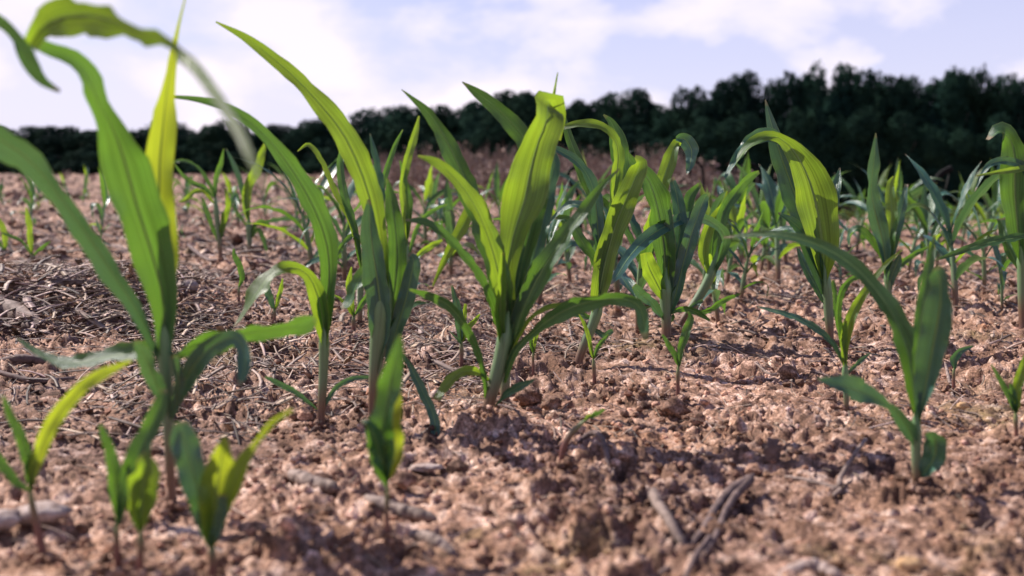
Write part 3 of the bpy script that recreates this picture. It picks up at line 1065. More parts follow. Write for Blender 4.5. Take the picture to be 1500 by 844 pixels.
plant('corn_plant', 'slanting corn plant with yellowish stem whose grey green leaf arches left across its neighbours', (996, 476),
      '996,476,9 1010,455,11 1030,425,14 1044,395,16 1052,360,15', [
    ('1046,400,14 1056,372,24 1062,348,28 1046,328,26 1018,318,26 985,327,32 950,347,36 922,376,34 905,402,24 894,416,6', 'b', -36, 15, 0.2),
    ('1044,400,14 1052,350,26 1060,310,28 1080,280,30 1098,260,26 1112,252,8', 'g', 3, 10),
    ('1040,410,12 1030,370,24 1040,330,26 1062,300,22 1066,280,6', 'y', 3, 10),
    ('1010,458,8 1035,455,14 1060,440,14 1085,430,5', 'g', 1, 25),
    ('1000,472,6 1012,450,12 1030,440,10', 'b', -2, 10),
])
plant('corn_seedling', 'two leaved seedling below the centre right cluster, on a thin dark stem', (993, 577),
      '993,577,6 993,552,6 994,530,8', [
    ('994,538,9 988,520,14 978,503,14 970,490,5', 'g', 0, 10),
    ('994,538,9 998,510,18 1006,485,22 1012,465,14 1008,456,4', 'g', 0, -10),
], 'seedling')
plant('corn_seedling', 'small seedling with two spread leaves just below the drooping leaf of the big centre plant', (871, 562),
      '871,562,6 870,540,6 869,520,7', [
    ('869,526,8 863,500,12 857,478,10 848,460,3', 'y', 0, 10),
    ('869,526,8 876,508,12 884,498,12 891,490,4', 'g', 0, 10),
], 'seedling')
plant('corn_seedling', 'little upright yellow green seedling immediately right of the big centre plant', (781, 545),
      '781,545,4 781,525,4 782,510,6', [
    ('782,518,7 782,503,12 786,490,11 792,478,4', 'y', 0, 10),
    ('782,518,7 778,505,9 777,488,3', 'g', 0, 10),
], 'seedling')
plant('corn_seedling', 'seedling with a dark pointed leaf just left of the big centre plant', (676, 537),
      '676,537,6 676,515,6 676,495,9', [
    ('676,505,10 674,475,22 669,445,18 662,418,4', 'b', 0, -10),
    ('677,500,9 686,480,16 697,468,13 703,460,4', 'y', 0, 10),
    ('676,500,9 679,470,14 682,445,6', 'y', 1, 10),
    ('676,505,5 668,495,6 658,485,2', 'b', 0, 10),
], 'seedling')
plant('corn_seedling', 'bright yellow seedling on a red stem between the two tall plants left of centre', (518, 487),
      '518,487,6 518,472,6 518,458,8', [
    ('518,464,9 514,438,14 511,415,15 515,391,3', 'y', 0, 10),
    ('518,464,8 508,448,13 498,438,10 486,431,3', 'y', 0, 10),
    ('518,464,9 530,445,16 542,428,14 550,410,4', 'g', 0, 10),
], 'seedling')
plant('corn_seedling', 'tiny single leaf seedling standing alone between the two curved leaf plants at left', (350, 442),
      '350,442,4 350,430,4 350,418,6', [
    ('350,422,7 354,405,14 350,388,15 344,375,12 342,364,3', 'g', 0, 5),
], 'seedling')
plant('corn_seedling', 'small seedling seen under the arching yellow leaf left of centre', (402, 472),
      '402,472,5 402,458,5 402,448,8', [
    ('402,454,9 396,440,18 392,425,16 390,412,5', 'b', 0, 5),
    ('402,454,8 407,440,12 411,425,11 414,408,3', 'y', 0, 5),
], 'seedling')
plant('corn_seedling', 'yellow seedling with three spread leaves at far left beyond the straw heap', (50, 393),
      '50,393,5 48,380,5 46,368,7', [
    ('47,374,8 44,350,14 42,325,14 38,304,3', 'y', 0, 5),
    ('47,376,8 56,368,10 65,360,10 74,354,3', 'g', 0, 5),
    ('47,376,7 34,356,9 20,348,9 2,341,4', 'g', 0, 15),
], 'seedling')
plant('corn_seedling', 'small seedling cut by the left edge of the view', (7, 372),
      '7,372,5 7,362,6', [
    ('7,368,8 7,348,14 3,330,12 -4,318,3', 'y', 0, 5),
    ('7,368,7 -6,350,10 -20,345,4', 'g', 0, 5),
], 'seedling')
plant('corn_plant', 'corn plant right of centre with one very broad ribbed leaf bent over left', (1216, 500),
      '1216,500,11 1214,460,14 1211,420,18 1207,380,24', [
    ('1208,420,20 1206,370,66 1198,315,92 1184,262,84 1166,226,60 1145,204,28 1122,200,20,30 1098,214,22,40 1078,238,16,40 1062,262,3,40', 'y', -4, 10, 0.3),
    ('1142,206,30 1124,198,34 1102,206,34 1084,224,26 1070,246,14 1060,264,3', 'b', -5, 20, 0.1),
    ('1206,430,18 1190,370,44 1174,310,56 1156,262,54 1142,222,42 1130,182,22 1121,146,2', 'b', 4, -12, 0.3),
    ('1206,420,12 1196,380,26 1180,345,32 1160,325,26 1140,312,6', 'b', 1, 20),
    ('1210,450,10 1195,420,22 1178,388,22 1168,362,5', 'b', 4, 10),
    ('1210,380,12 1218,310,22 1226,270,20 1230,246,3', 'b', 6, 10),
    ('1212,480,8 1222,455,10 1205,470,10', 'b', 0, 10),
])
plant('corn_plant', 'slim young corn plant in front of the broad leafed one, one leaf bright yellow', (1240, 600),
      '1240,600,8 1239,570,9 1238,540,11 1238,520,14', [
    ('1238,540,9 1222,508,15 1198,484,18 1160,464,16 1108,449,4', 'b', 4, 30),
    ('1239,530,14 1240,490,26 1254,450,24 1276,415,18 1300,385,14 1322,366,4', 'y', -2, -10),
    ('1238,530,10 1230,480,16 1224,440,13 1220,410,8', 'g', 0, 5),
    ('1240,548,6 1252,536,14 1264,526,12 1275,517,3', 'b', 0, 10),
    ('1238,530,10 1228,470,14 1232,430,16 1246,410,16 1264,405,14 1276,420,5', 'g', -4, 20),
    ('1238,540,10 1236,500,18 1238,470,8', 'y', -2, 10),
])
WSC[0] = 0.86
plant('corn_plant', 'corn plant at front right with a long thin leaf arching far to the left', (1343, 706),
      '1343,706,13 1342,670,15 1342,630,18 1343,590,24', [
    ('1343,625,18 1340,575,40 1330,515,48 1308,462,42 1278,418,36 1240,382,30 1190,356,20 1130,343,13 1060,348,3', 'g', 12, 20, 0.22),
    ('1344,585,16 1346,520,26 1350,455,24 1360,395,18 1369,345,3', 'g', 4, 10),
    ('1347,610,18 1358,555,44 1368,500,54 1376,455,46 1378,425,34 1374,400,28,10 1370,392,16,40', 'b', -5, -15, 0.22),
    ('1342,655,10 1330,625,36 1312,602,30 1300,594,14,30 1275,580,38,30 1245,568,40,30 1218,562,24,30 1198,556,5,30', 'b', -6, -10, 0.2),
    ('1346,702,8 1358,688,30 1370,665,44 1370,645,40 1362,632,18', 'b', -3, -20, 0.3),
])
WSC[0] = 0.72
plant('corn_plant', 'tall corn plant against the right edge with leaves hanging left', (1499, 474),
      '1499,474,13 1498,430,14 1498,390,18 1496,340,24', [
    ('1496,390,18 1490,330,50 1486,280,62 1486,235,60 1480,205,40 1465,192,20,50 1448,205,10,50', 'g', -2, 10),
    ('1510,480,14 1520,400,20 1512,350,18 1480,350,18 1440,358,18 1402,370,12 1370,382,3', 'g', -8, 30, 0.2),
    ('1500,340,14 1508,280,22 1500,246,20 1475,236,18 1452,240,16 1438,258,10 1428,280,2', 'b', -5, 20),
    ('1500,340,10 1530,270,16 1520,248,16 1480,250,12 1430,258,3', 'y', -8, 25),
    ('1496,400,14 1476,360,24 1466,320,18', 'g', 5, 10),
])
plant('corn_plant', 'slim upright corn plant right of the broad ribbed leaf, grey tip against dark wood', (1302, 442),
      '1302,442,9 1301,420,10 1299,390,15', [
    ('1299,400,16 1292,350,32 1282,310,34 1276,275,24 1280,240,22 1283,195,2', 'b', -4, 15),
    ('1300,400,12 1304,350,24 1306,310,24 1304,270,14 1309,258,3', 'y', 4, 5),
    ('1299,410,10 1288,370,18 1272,345,20 1256,335,16 1247,345,12,50 1244,362,3,50', 'g', 0, 20),
    ('1300,400,10 1310,350,22 1320,310,20 1328,270,8', 'b', 4, 10),
    ('1300,425,8 1318,390,16 1340,372,14 1360,362,4', 'g', 0, 15),
    ('1300,430,8 1306,405,18 1314,385,20 1318,372,6', 'b', -3, 10),
])
plant('corn_seedling', 'stub of a seedling with a rolled leaf in bare soil at right', (1397, 566),
      '1397,566,5 1397,548,5 1398,536,8', [
    ('1398,542,9 1398,528,20 1404,516,22 1412,512,12 1426,507,3', 'b', 0, 10, 0.5),
], 'seedling')
plant('corn_seedling', 'bright small seedling at the right edge on bare soil', (1489, 640),
      '1489,640,6 1488,620,7 1488,600,11', [
    ('1488,605,12 1478,582,14 1466,558,12 1452,534,3', 'g', 0, 10),
    ('1488,605,12 1490,575,20 1496,545,22 1503,520,8', 'y', 0, 5),
    ('1488,605,12 1484,580,18 1480,562,6', 'g', 0, 5),
], 'seedling')
plant('corn_seedling', 'bent half buried seedling with a small green tip, in open soil below centre', (822, 678),
      '822,678,9 826,655,10 836,636,10 852,620,9 866,610,6', [
    ('864,612,7 872,606,12 880,602,9 886,600,3', 'g', 0, 40, 0.2),
    ('856,618,6 862,610,10 872,608,5', 'y', 0, 20, 0.2),
], 'seedling')

# -- middle distance
plant('corn_plant', 'leggy corn plant left of centre with crossing leaves and one withered yellow tip', (324, 383),
      '324,383,6 321,350,7 317,310,8 314,280,10', [
    ('315,290,8 305,268,11 292,248,10 272,236,8 254,238,7 239,247,3', 'g', 2, 20),
    ('315,292,8 300,276,12 282,268,12 268,257,11 256,241,3', 'g', -2, 10),
    ('315,288,8 316,262,11 323,240,10 328,218,2', 'g', 0, 10),
    ('314,300,7 300,282,11 285,282,12 270,294,8 262,296,3', 'y', -2, 20),
    ('322,350,8 328,320,16 334,300,12 330,276,4', 'y', -2, 10),
    ('322,360,7 310,330,10 300,300,8 296,290,3', 'g', 2, 10),
    ('322,355,7 336,300,10 346,285,8 352,300,3', 'b', 2, 10),
])
plant('corn_plant', 'corn plant with one twisted bright yellow upright leaf in the left middle distance', (366, 371),
      '366,371,7 365,345,8 364,315,12', [
    ('364,325,14 361,300,18 364,272,22 376,248,22 384,225,16 388,210,4', 'y', -2, 0, 0.2),
    ('363,320,9 354,275,11 344,245,12 331,218,3', 'b', 2, 10),
    ('366,345,8 374,330,12 385,325,12 398,333,4', 'g', -1, 20),
    ('367,350,7 378,336,10 386,350,12 391,368,6', 'g', -2, 10),
    ('364,335,7 350,315,8 340,302,6 330,300,3', 'g', 2, 10),
    ('366,330,8 400,322,9 425,320,8 440,322,3', 'b', 2, 30),
])



def rand_corn(seed, H=0.32, nleaf=7, kind=None, lean=0.06, wf=0.105):
    """list of (part, mesh) for one young corn plant, base at the origin"""
    r = np.random.RandomState(seed)
    az = r.rand() * 6.28
    la = r.rand() * 6.28
    sh = H * 0.52
    t = np.linspace(0, 1, 12)[:, None]
    off = np.array([math.cos(la), math.sin(la), 0]) * lean * H
    Pm = np.array([0, 0, -0.012]) + t * np.array([0, 0, sh + 0.012]) + off * t ** 1.6
    R = H * (0.016 + 0.010 * np.sin(t[:, 0] * 3.1)) * (1 - 0.35 * t[:, 0]) * np.array([1] * 9 + [0.8, 0.5, 0.06])
    parts = [('stalk', tube_mesh(Pm, R, sides=8))]
    for k in range(nleaf):
        f = k / max(nleaf - 1, 1)
        node = 0.18 + 0.78 * f
        p0 = np.array([0, 0, sh * node]) + off * node ** 1.6
        a = az + (k % 2) * math.pi + (r.rand() - 0.5) * 0.9
        el0 = math.radians(42 + 38 * f + 10 * (r.rand() - .5))
        L = H * (0.34 + 0.42 * math.sin(min(f * 1.2 + 0.12, 1.0) * math.pi * 0.62)) * (0.85 + 0.3 * r.rand())
        droop = math.radians((55 + 100 * r.rand()) * (1 - 0.40 * f))
        if f > 0.9:
            droop *= 0.5
            L *= 0.7
        n = 20
        tt = np.linspace(0, 1, n)
        el = el0 - droop * tt ** 1.3
        if r.rand() < 0.35 and f < 0.9:
            el = el - math.radians(70) * sstep(0.5, 0.75, tt)
        aa = a + (r.rand() - .5) * 1.2 * tt
        st = np.stack([np.cos(aa) * np.cos(el), np.sin(aa) * np.cos(el), np.sin(el)], -1) * (L / (n - 1))
        Q = p0 + np.vstack([[0, 0, 0], np.cumsum(st[:-1], axis=0)])
        T = norm(np.gradient(Q, axis=0))
        side = np.stack([-np.sin(aa), np.cos(aa), np.zeros(n)], -1)
        N = np.cross(side, T); N = np.where(N[:, 2:3] < 0, -N, N) if f < .9 else N
        tw = (r.rand() - .5) * 2.4 * tt ** 1.3
        N = N * np.cos(tw)[:, None] + side * np.sin(tw)[:, None]
        W = H * wf * (0.75 + 0.4 * r.rand()) * (0.30 + 0.70 * sstep(0, 0.3, tt)) * (1 - sstep(0.45, 1.02, tt) ** 1.3) + 0.0006
        kd = kind or ('y' if r.rand() < 0.15 else ('b' if r.rand() < 0.5 else 'g'))
        parts.append(('leaf', blade_mesh(Q, N, W, fold0=0.35, basefold=0.8, seed=seed * 31 + k, across=6, mat=LM[kd], ruffle=0.14)))
    return parts


def put_corn(parts, x, y, scale, rot, label, name='corn_plant', cat='corn plant', group=None):
    root = link(name, None, None, (x, y, Hsm(x, y)))
    root.rotation_euler = (0, 0, rot)
    root.scale = (scale,) * 3
    tag(root, label, cat, group)
    for nm, me in parts:
        link(nm, me, root)
    return root


MID = [
    # base u, v, height px, leaves, label
    (436, 352, 115, 7, 'small far corn plant seen inside the curve of the swept back leaf'),
    (148, 345, 95, 6, 'yellow green plant between the two big leaves of the blurred front plant'),
    (145, 366, 50, 4, 'short seedling right beside the stem of the blurred front plant at left'),
    (57, 312, 50, 4, 'small faint corn plant high at the left, below the drooping leaf'),
    (268, 350, 26, 3, 'very small seedling on bare soil right of the blurred front plant'),
    (458, 400, 190, 8, 'corn plant half hidden behind the swept back leaf, one leaf bowed over on top'),
    (505, 412, 180, 8, 'corn plant showing between the tall left of centre plant and the swept back leaf'),
    (590, 470, 110, 6, 'low corn plant with yellow side leaves between the two tallest plants'),
    (661, 405, 150, 7, 'corn plant behind the left leaves of the big centre plant'),
    (640, 372, 100, 6, 'small corn plant far behind the big centre plant, nearer the weeds'),
    (740, 420, 130, 6, 'small plant in shadow behind the stalk of the big centre plant'),
    (790, 440, 190, 7, 'corn plant showing between the centre plant and the centre right cluster'),
    (835, 410, 160, 7, 'dull green corn plant far behind the leaning plant of the cluster'),
    (935, 480, 250, 9, 'full corn plant at the back of the centre right cluster'),
    (905, 440, 200, 8, 'corn plant behind the wide upright leaf of the cluster'),
    (1085, 440, 150, 7, 'corn plant with crossing leaves in the gap left of the broad ribbed leaf'),
    (1030, 430, 170, 8, 'corn plant just behind the pale folded leaf tip of the cluster'),
    (1052, 470, 170, 7, 'corn plant standing directly right of the slanting yellowish stem'),
    (1065, 415, 150, 7, 'small corn plant between the cluster and the broad ribbed leaf'),
    (1140, 412, 190, 7, 'corn plant with thin stalk just left of the broad ribbed leaf'),
    (1115, 395, 130, 7, 'small corn plant further back, left of the broad ribbed leaf'),
    (1232, 420, 110, 5, 'small corn plant just right of the broad ribbed leaf'),
    (1400, 445, 215, 8, 'tall corn plant in the right hand stand whose stalk shows down to bare soil'),
    (1365, 410, 150, 7, 'corn plant beside a pale dead stump in the right hand stand'),
    (1442, 425, 150, 7, 'corn plant second from the right edge, its foot among fallen leaves'),
    (1468, 452, 110, 6, 'low corn plant with leaves lying on the soil near the right edge'),
    (1330, 402, 140, 7, 'corn plant just right of the slim grey tipped plant'),
]
for i, (u, v, hp, nl, lab) in enumerate(MID):
    d = ground_at(u, v)
    p = P(u, v, d)
    H = hp / FPX * d
    put_corn(rand_corn(900 + i, H, nl, lean=0.1, wf=0.09 if nl > 4 else 0.15), p[0], d, 1.0, 0.0, lab,
             name='corn_seedling' if nl <= 4 else 'corn_plant', cat='seedling' if nl <= 4 else 'corn plant')

plant('corn_plant', 'narrow twisted corn plant standing between the two tallest plants', (598, 425),
      '598,425,7 597,390,8 596,350,10', [
    ('596,360,11 594,310,18 590,270,18 597,235,18 606,205,16 614,170,4', 'y', 0, 0),
    ('596,350,9 600,300,14 592,262,12 586,235,5', 'g', 1, 15),
    ('596,365,8 580,320,10 578,300,8 572,275,3', 'b', 2, 10),
    ('597,380,8 608,340,10 620,320,12 640,305,9 655,300,3', 'g', 3, 20),
    ('597,400,8 612,375,14 632,360,16 648,352,5', 'y', 3, 15),
])
plant('corn_plant', 'corn plant hidden behind the thick stem left of centre, a thin leaf reaching down left', (527, 470),
      '527,470,8 528,430,9 530,390,12', [
    ('531,360,8 520,345,12 503,358,13 492,374,11 484,384,3', 'g', 3, 25),
    ('530,400,10 520,340,16 505,290,18 498,240,14 500,215,4', 'g', 5, 10),
    ('531,390,10 545,330,16 560,270,14 578,215,10 590,190,3', 'g', 6, 10),
    ('530,395,10 515,330,14 490,280,14 470,235,12 452,212,8 436,222,3', 'y', 5, 25),
])
plant('corn_plant', 'second stalk standing in shadow close behind the big centre plant', (739, 588),
      '739,588,14 740,560,15 741,520,17 742,480,16', [
    ('742,500,14 748,440,26 755,390,26 750,340,10', 'g', 2, 10),
    ('742,500,12 760,440,20 778,400,22 800,375,16 822,365,4', 'g', 2, 15),
])

pool = [rand_corn(1300 + s, 0.30, 6 + s % 3, lean=0.12, wf=0.078) for s in range(7)]
rr = np.random.RandomState(44)
GN = {1040: 'corn left of the broad ribbed leaf', 1240: 'crowded corn stand at far right', 1000: 'smallest corn at the back right', 600: 'distant corn before the weeds', 0: 'tiny corn on the left rise'}
k = 0
for u0, u1, v0, v1, num, lab in [
        (1040, 1200, 352, 400, 9, 'green corn plant in the stand seen left of the broad ribbed leaf, farther back'),
        (1240, 1520, 345, 405, 15, 'green corn plant in the crowded stand at far right, before the dark wood'),
        (1000, 1560, 328, 350, 14, 'small distant corn plant at the back of the right hand stand'),
        (600, 1000, 330, 372, 12, 'small distant corn plant in front of the reddish dead weeds'),
        (0, 560, 290, 345, 15, 'tiny distant corn plant on the bare rise at left')]:
    for j in range(num):
        u = u0 + (u1 - u0) * (j + rr.rand()) / num
        v = v0 + (v1 - v0) * rr.rand()
        d = min(ground_at(u, v), 9.5)
        x = ray(u, v)[0] * d
        s = (0.65 + 0.5 * rr.rand()) * (1.05 if u > 1000 else 1.05) * (0.68 if u0 == 1000 else 1.0)
        put_corn(pool[k % 7], x, d, s, rr.rand() * 6.28, lab, group=GN[u0])
        k += 1


def stem_crumbs():
    r = np.random.RandomState(77)
    B = np.repeat(np.array(BASES), 46, axis=0)
    n = len(B)
    a = r.rand(n) * 6.283; q = 0.004 + 0.016 * r.rand(n)
    x = B[:, 0] + np.cos(a) * q; y = B[:, 1] + np.sin(a) * q
    size = 0.0016 + 0.0045 * r.rand(n) ** 2
    z = terrain(x, y) + (0.020 - q) * 0.35
    br = 0.55 + 0.6 * r.rand(n)
    t = np.stack([br, br * .98, br * .96], -1)
    V, F, T = scatter([rock_variant(1, s + 80) for s in range(8)], np.stack([x, y, z], -1), size, r, t)
    o = link('soil_crumbs', mesh_from('stem_crumbs', V, F, M_crumb, False, tint=T))
    o['kind'] = 'stuff'; o['label'] = 'loose soil heaped round the feet of the stalks'; o['category'] = 'soil crumbs'


stem_crumbs()


# ------------------------------------------------------------------ sticks, stones, clods lying on the soil
def stick(name, label, path, mat, cat='stick', lift=0.0015, branches=(), lump=0.14, sides=8):
    """path: 'u,v,w[,height mm]' points lying on the soil"""
    def pts(s):
        out = []
        for q in parse(s):
            d = ground_at(q[0], q[1])
            p = P(q[0], q[1], d)
            p[2] = float(terrain(p[0] + np.array([-.004, 0, .004, 0, 0]), p[1] + np.array([0, 0, 0, -.004, .004])).max()) + lift - 0.001 + (q[3] / 1000 if len(q) > 3 else 0)
            out.append([*p, q[2] / FPX * d / 2])
        return out
    a = pts(path)
    org = np.array(a[0][:3])
    n = 26
    r = resample(a, n)
    SEED[0] += 1
    rs = np.random.RandomState(SEED[0])
    r[:, :3] += (rs.rand(n, 3) - .5) * r[:, 3:4] * 0.35
    r[:, 3] *= (0.45 + 0.55 * sstep(0, 0.12, np.linspace(0, 1, n))) * (0.25 + 0.75 * sstep(0, 0.10, 1 - np.linspace(0, 1, n)))
    me = tube_mesh(r[:, :3], r[:, 3], mat, sides, origin=org, lump=lump, seed=SEED[0])
    if branches:
        root = link(name, None, None, org)
        stem = link('stem', me, root)
        for b in branches:
            q = resample(pts(b), 20)
            q[:, :3] += (rs.rand(20, 3) - .5) * q[:, 3:4] * 0.35
            link('branch', tube_mesh(q[:, :3], q[:, 3], mat, sides, origin=org, lump=lump, seed=SEED[0] + 5), stem)
    else:
        root = link(name, me, None, org)
    tag(root, label, cat)
    return root


def chip(name, label, u, v, wpx, hpx, mat, cat, seed, rot=0.0, flat=0.6, rough=0.3, sub=3):
    d = ground_at(u, v)
    p = P(u, v, d)
    Vr, F = rock_variant(sub, seed, rough)
    Vr = Vr / np.abs(Vr).max(axis=0)
    fine = 1 + 0.22 * n3(Vr * 2.6, seed + 3) + 0.14 * n3(Vr * 5.5, seed + 4) + 0.08 * n3(Vr * 11, seed + 6)
    wx = wpx / FPX * d / 2; hz = hpx / FPX * d / 2
    Q = Vr * fine[:, None] * np.array([wx, wx * flat, hz])
    c, s = math.cos(rot), math.sin(rot)
    Q = Q @ np.array([[c, s, 0], [-s, c, 0], [0, 0, 1]])
    o = link(name, mesh_from(name, Q, F, mat), None, (p[0], d, Hsm(p[0], d) + hz * 0.35))
    return tag(o, label, cat)


stick('forked_stick', 'thick forked dead stalk lying blurred at the bottom right of centre', '925,855,9 975,812,12,1 1020,774,13,4 1060,738,14,8 1104,706,22,12', M_darkwood,
      branches=['1028,812,8 1048,775,10,3 1070,742,12,7 1098,712,16,12', '1000,845,7 1018,815,9,2 1040,780,8,4'])
stick('curved_root', 'short curved root beside the forked stalk near the bottom', '957,730,14,10 960,752,16,8 980,772,16,4 1012,786,13', M_wood)
stick('broken_stalk', 'blurred piece of dead stalk left of the bottom centre seedling', '424,690,20 455,700,24 498,712,20', M_wood)
stick('broken_stalk', 'blurred dead stalk piece passing behind the foot of the bottom centre seedling', '535,722,20 580,735,24 640,748,18', M_wood)
stick('broken_stalk', 'flat pale stalk piece right of the bottom centre seedling', '600,765,16 635,778,22 668,790,18', M_wood)
stick('twig', 'forked dark twig on the soil left of the front right plant', '1150,688,6 1190,694,7 1232,702,9', M_wood,
      branches=['1228,700,9 1236,682,8,6 1256,668,6,10 1268,650,6,12', '1232,702,8 1222,712,6'])
stick('broken_stalk', 'pale weathered stick in the bottom right corner area', '1140,830,22 1190,818,26 1235,828,16', M_pale)
stick('twig', 'thin twig right of the pale weathered stick at the bottom edge', '1232,826,8 1300,838,9 1370,842,8', M_wood)
stick('dry_stalk', 'thick broken corn stalk lying at the left edge beside the straw heap', '-60,432,34,6 -10,450,34,8 30,468,28,6 62,478,16,3', M_wood)
stick('dry_stalk', 'dark stalk lying under the thick broken stalk at the left edge', '-40,478,18 10,474,18 62,482,14', M_darkwood)
stick('twig', 'dark stick lying across the straw heap at left', '100,482,9,2 135,468,13,8 168,455,10,16', M_darkwood)
stick('dry_stalk', 'pale thin stalk on top of the straw heap at left', '18,438,6,4 60,418,8,10 118,406,6,8', M_wood)
stick('dry_stalk', 'pale stalk lying behind the straw heap at left', '66,420,9,4 105,417,10,4 150,414,7,3', M_wood)
stick('twig', 'dark twig below the bluish leaf tip at left', '-10,528,12 40,532,14 90,530,10', M_darkwood)
stick('twig', 'long dark twig running left below the bluish leaf tip', '-10,548,7 50,552,9 110,545,6', M_darkwood)
stick('twig', 'thin grey twig slanting down right from the straw heap', '150,430,4,10 172,455,5,6 212,492,5', M_wood)
stick('twig', 'dark twig on the soil at the left middle distance', '275,372,5 305,380,6 322,384,5', M_darkwood)
stick('twig', 'thin pale twig on bare soil right of the cluster', '1040,498,2.5 1075,507,3 1120,515,2.5', M_wood)
stick('twig', 'short pale twig below the forked leaves of the cluster', '1105,540,3 1130,543,4 1150,538,3', M_wood)
stick('dead_stem', 'arched brown stem bent over beside the half buried seedling', '846,652,6,6 866,648,9,10 882,662,9,6 892,680,8', M_darkwood)
stick('twig', 'slim twig leaning from the soil right of the big centre plant', '728,596,3,6 755,612,4,4 772,620,3', M_darkwood)
stick('twig', 'pale straw stem lying right of the rolled leaf seedling', '1412,522,4 1450,526,5 1490,527,4', M_wood)
stick('twig', 'small twig lying below the rolled leaf seedling', '1384,536,4,8 1390,550,5,4 1398,575,4', M_wood)
chip('bark_chip', 'dark weathered piece of wood standing in the soil right of below centre', 1131, 662, 34, 46, M_darkwood, 'wood chip', 3, 0.3, 0.4, 0.5)
chip('stone', 'large pale blurred stone behind the bottom left seedling', 60, 752, 92, 34, M_pale, 'stone', 11, 0.1, 0.6, 0.2)
chip('stone', 'pale blurred flat stone at the left edge beside the large one', 0, 762, 70, 34, M_pale, 'stone', 12, 0.4, 0.7, 0.25)
chip('stone', 'pale flat block on the soil just right of the blurred front plant stem', 274, 420, 34, 20, M_pale, 'stone', 13, 0.1, 0.7, 0.15)
chip('stone', 'long pale chip on the soil right of the drooping dark leaf', 625, 680, 56, 12, M_pale, 'stone', 14, 0.0, 0.5, 0.3)
chip('stone', 'ochre stone blurred at the bottom right', 1332, 822, 46, 22, M_ochre, 'stone', 15, 0.3, 0.7, 0.25)
chip('stone', 'small ochre stone on the soil left of the right edge seedling', 1410, 592, 22, 12, M_ochre, 'stone', 16, 0.3, 0.7, 0.25)
chip('stone', 'small round stone by the yellow seedling on the red stem', 491, 456, 14, 11, M_ochre, 'stone', 17, 0.3, 0.8, 0.2)
chip('soil_clod', 'large soil clod right of below centre with a shadowed left side', 985, 600, 58, 36, M_soil, 'soil clod', 21, 0.2, 0.7, 0.45)
chip('soil_clod', 'soil clod touching the right side of the large clod', 1022, 612, 30, 22, M_soil, 'soil clod', 22, 0.2, 0.8, 0.4)
chip('soil_clod', 'dark clod just right of the foot of the big centre plant', 808, 592, 40, 30, M_soil, 'soil clod', 23, 0.9, 0.8, 0.4)
chip('soil_clod', 'clod behind the foot of the big centre plant on its right', 775, 582, 50, 30, M_soil, 'soil clod', 24, 0.5, 0.8, 0.4)
chip('soil_clod', 'round pinkish clod on the bare soil left of the slim young plant', 1154, 545, 34, 26, M_soil, 'soil clod', 25, 0.2, 0.9, 0.3)
chip('soil_clod', 'big dark clod behind the yellow seedling on the red stem', 506, 400, 34, 34, M_soil, 'soil clod', 26, 0.2, 0.9, 0.35)
chip('soil_clod', 'rounded clod right of the bottom centre seedling', 592, 702, 40, 30, M_soil, 'soil clod', 27, 0.2, 0.9, 0.35)
chip('soil_clod', 'clod at the left foot of the swept back plant', 440, 605, 44, 22, M_soil, 'soil clod', 28, 0.2, 0.9, 0.35)
chip('soil_clod', 'clod between the straw heap and the left edge', 14, 420, 36, 30, M_soil, 'soil clod', 29, 0.2, 0.9, 0.35)
chip('soil_clod', 'dark lump high on the left slope of the field', 12, 288, 26, 14, M_soil, 'soil clod', 30, 0.2, 0.9, 0.35)


# ------------------------------------------------------------------ dead curled stems in the far weeds
def dead_stem(label, pts, d, w):
    rows = [[*P(u, v, d), w / FPX * d / 2] for u, v in pts]
    rows[0][2] = Hsm(rows[0][0], rows[0][1]) - 0.02
    r = resample(rows, 24)
    org = np.array(rows[0][:3])
    o = link('dead_stem', tube_mesh(r[:, :3], r[:, 3], M_weed, 7, origin=org), None, org)
    tag(o, label, 'dead stem')


dead_stem('dead hooked stem against the wood left of the broad ribbed leaf', [(1112, 300), (1112, 262), (1108, 244), (1095, 240), (1086, 246)], 4.6, 5)
dead_stem('dead curled stem behind the pale folded leaf tip of the cluster', [(1028, 310), (1030, 262), (1026, 242), (1014, 238), (1010, 256)], 6.0, 4)
dead_stem('reddish dead stem with bowed head right of the big centre plant', [(852, 320), (846, 285), (836, 268), (832, 256), (840, 246), (852, 248)], 5.0, 6)
dead_stem('pale dead stump among the corn of the right hand stand', [(1368, 330), (1370, 270), (1378, 255), (1394, 246)], 5.0, 9)


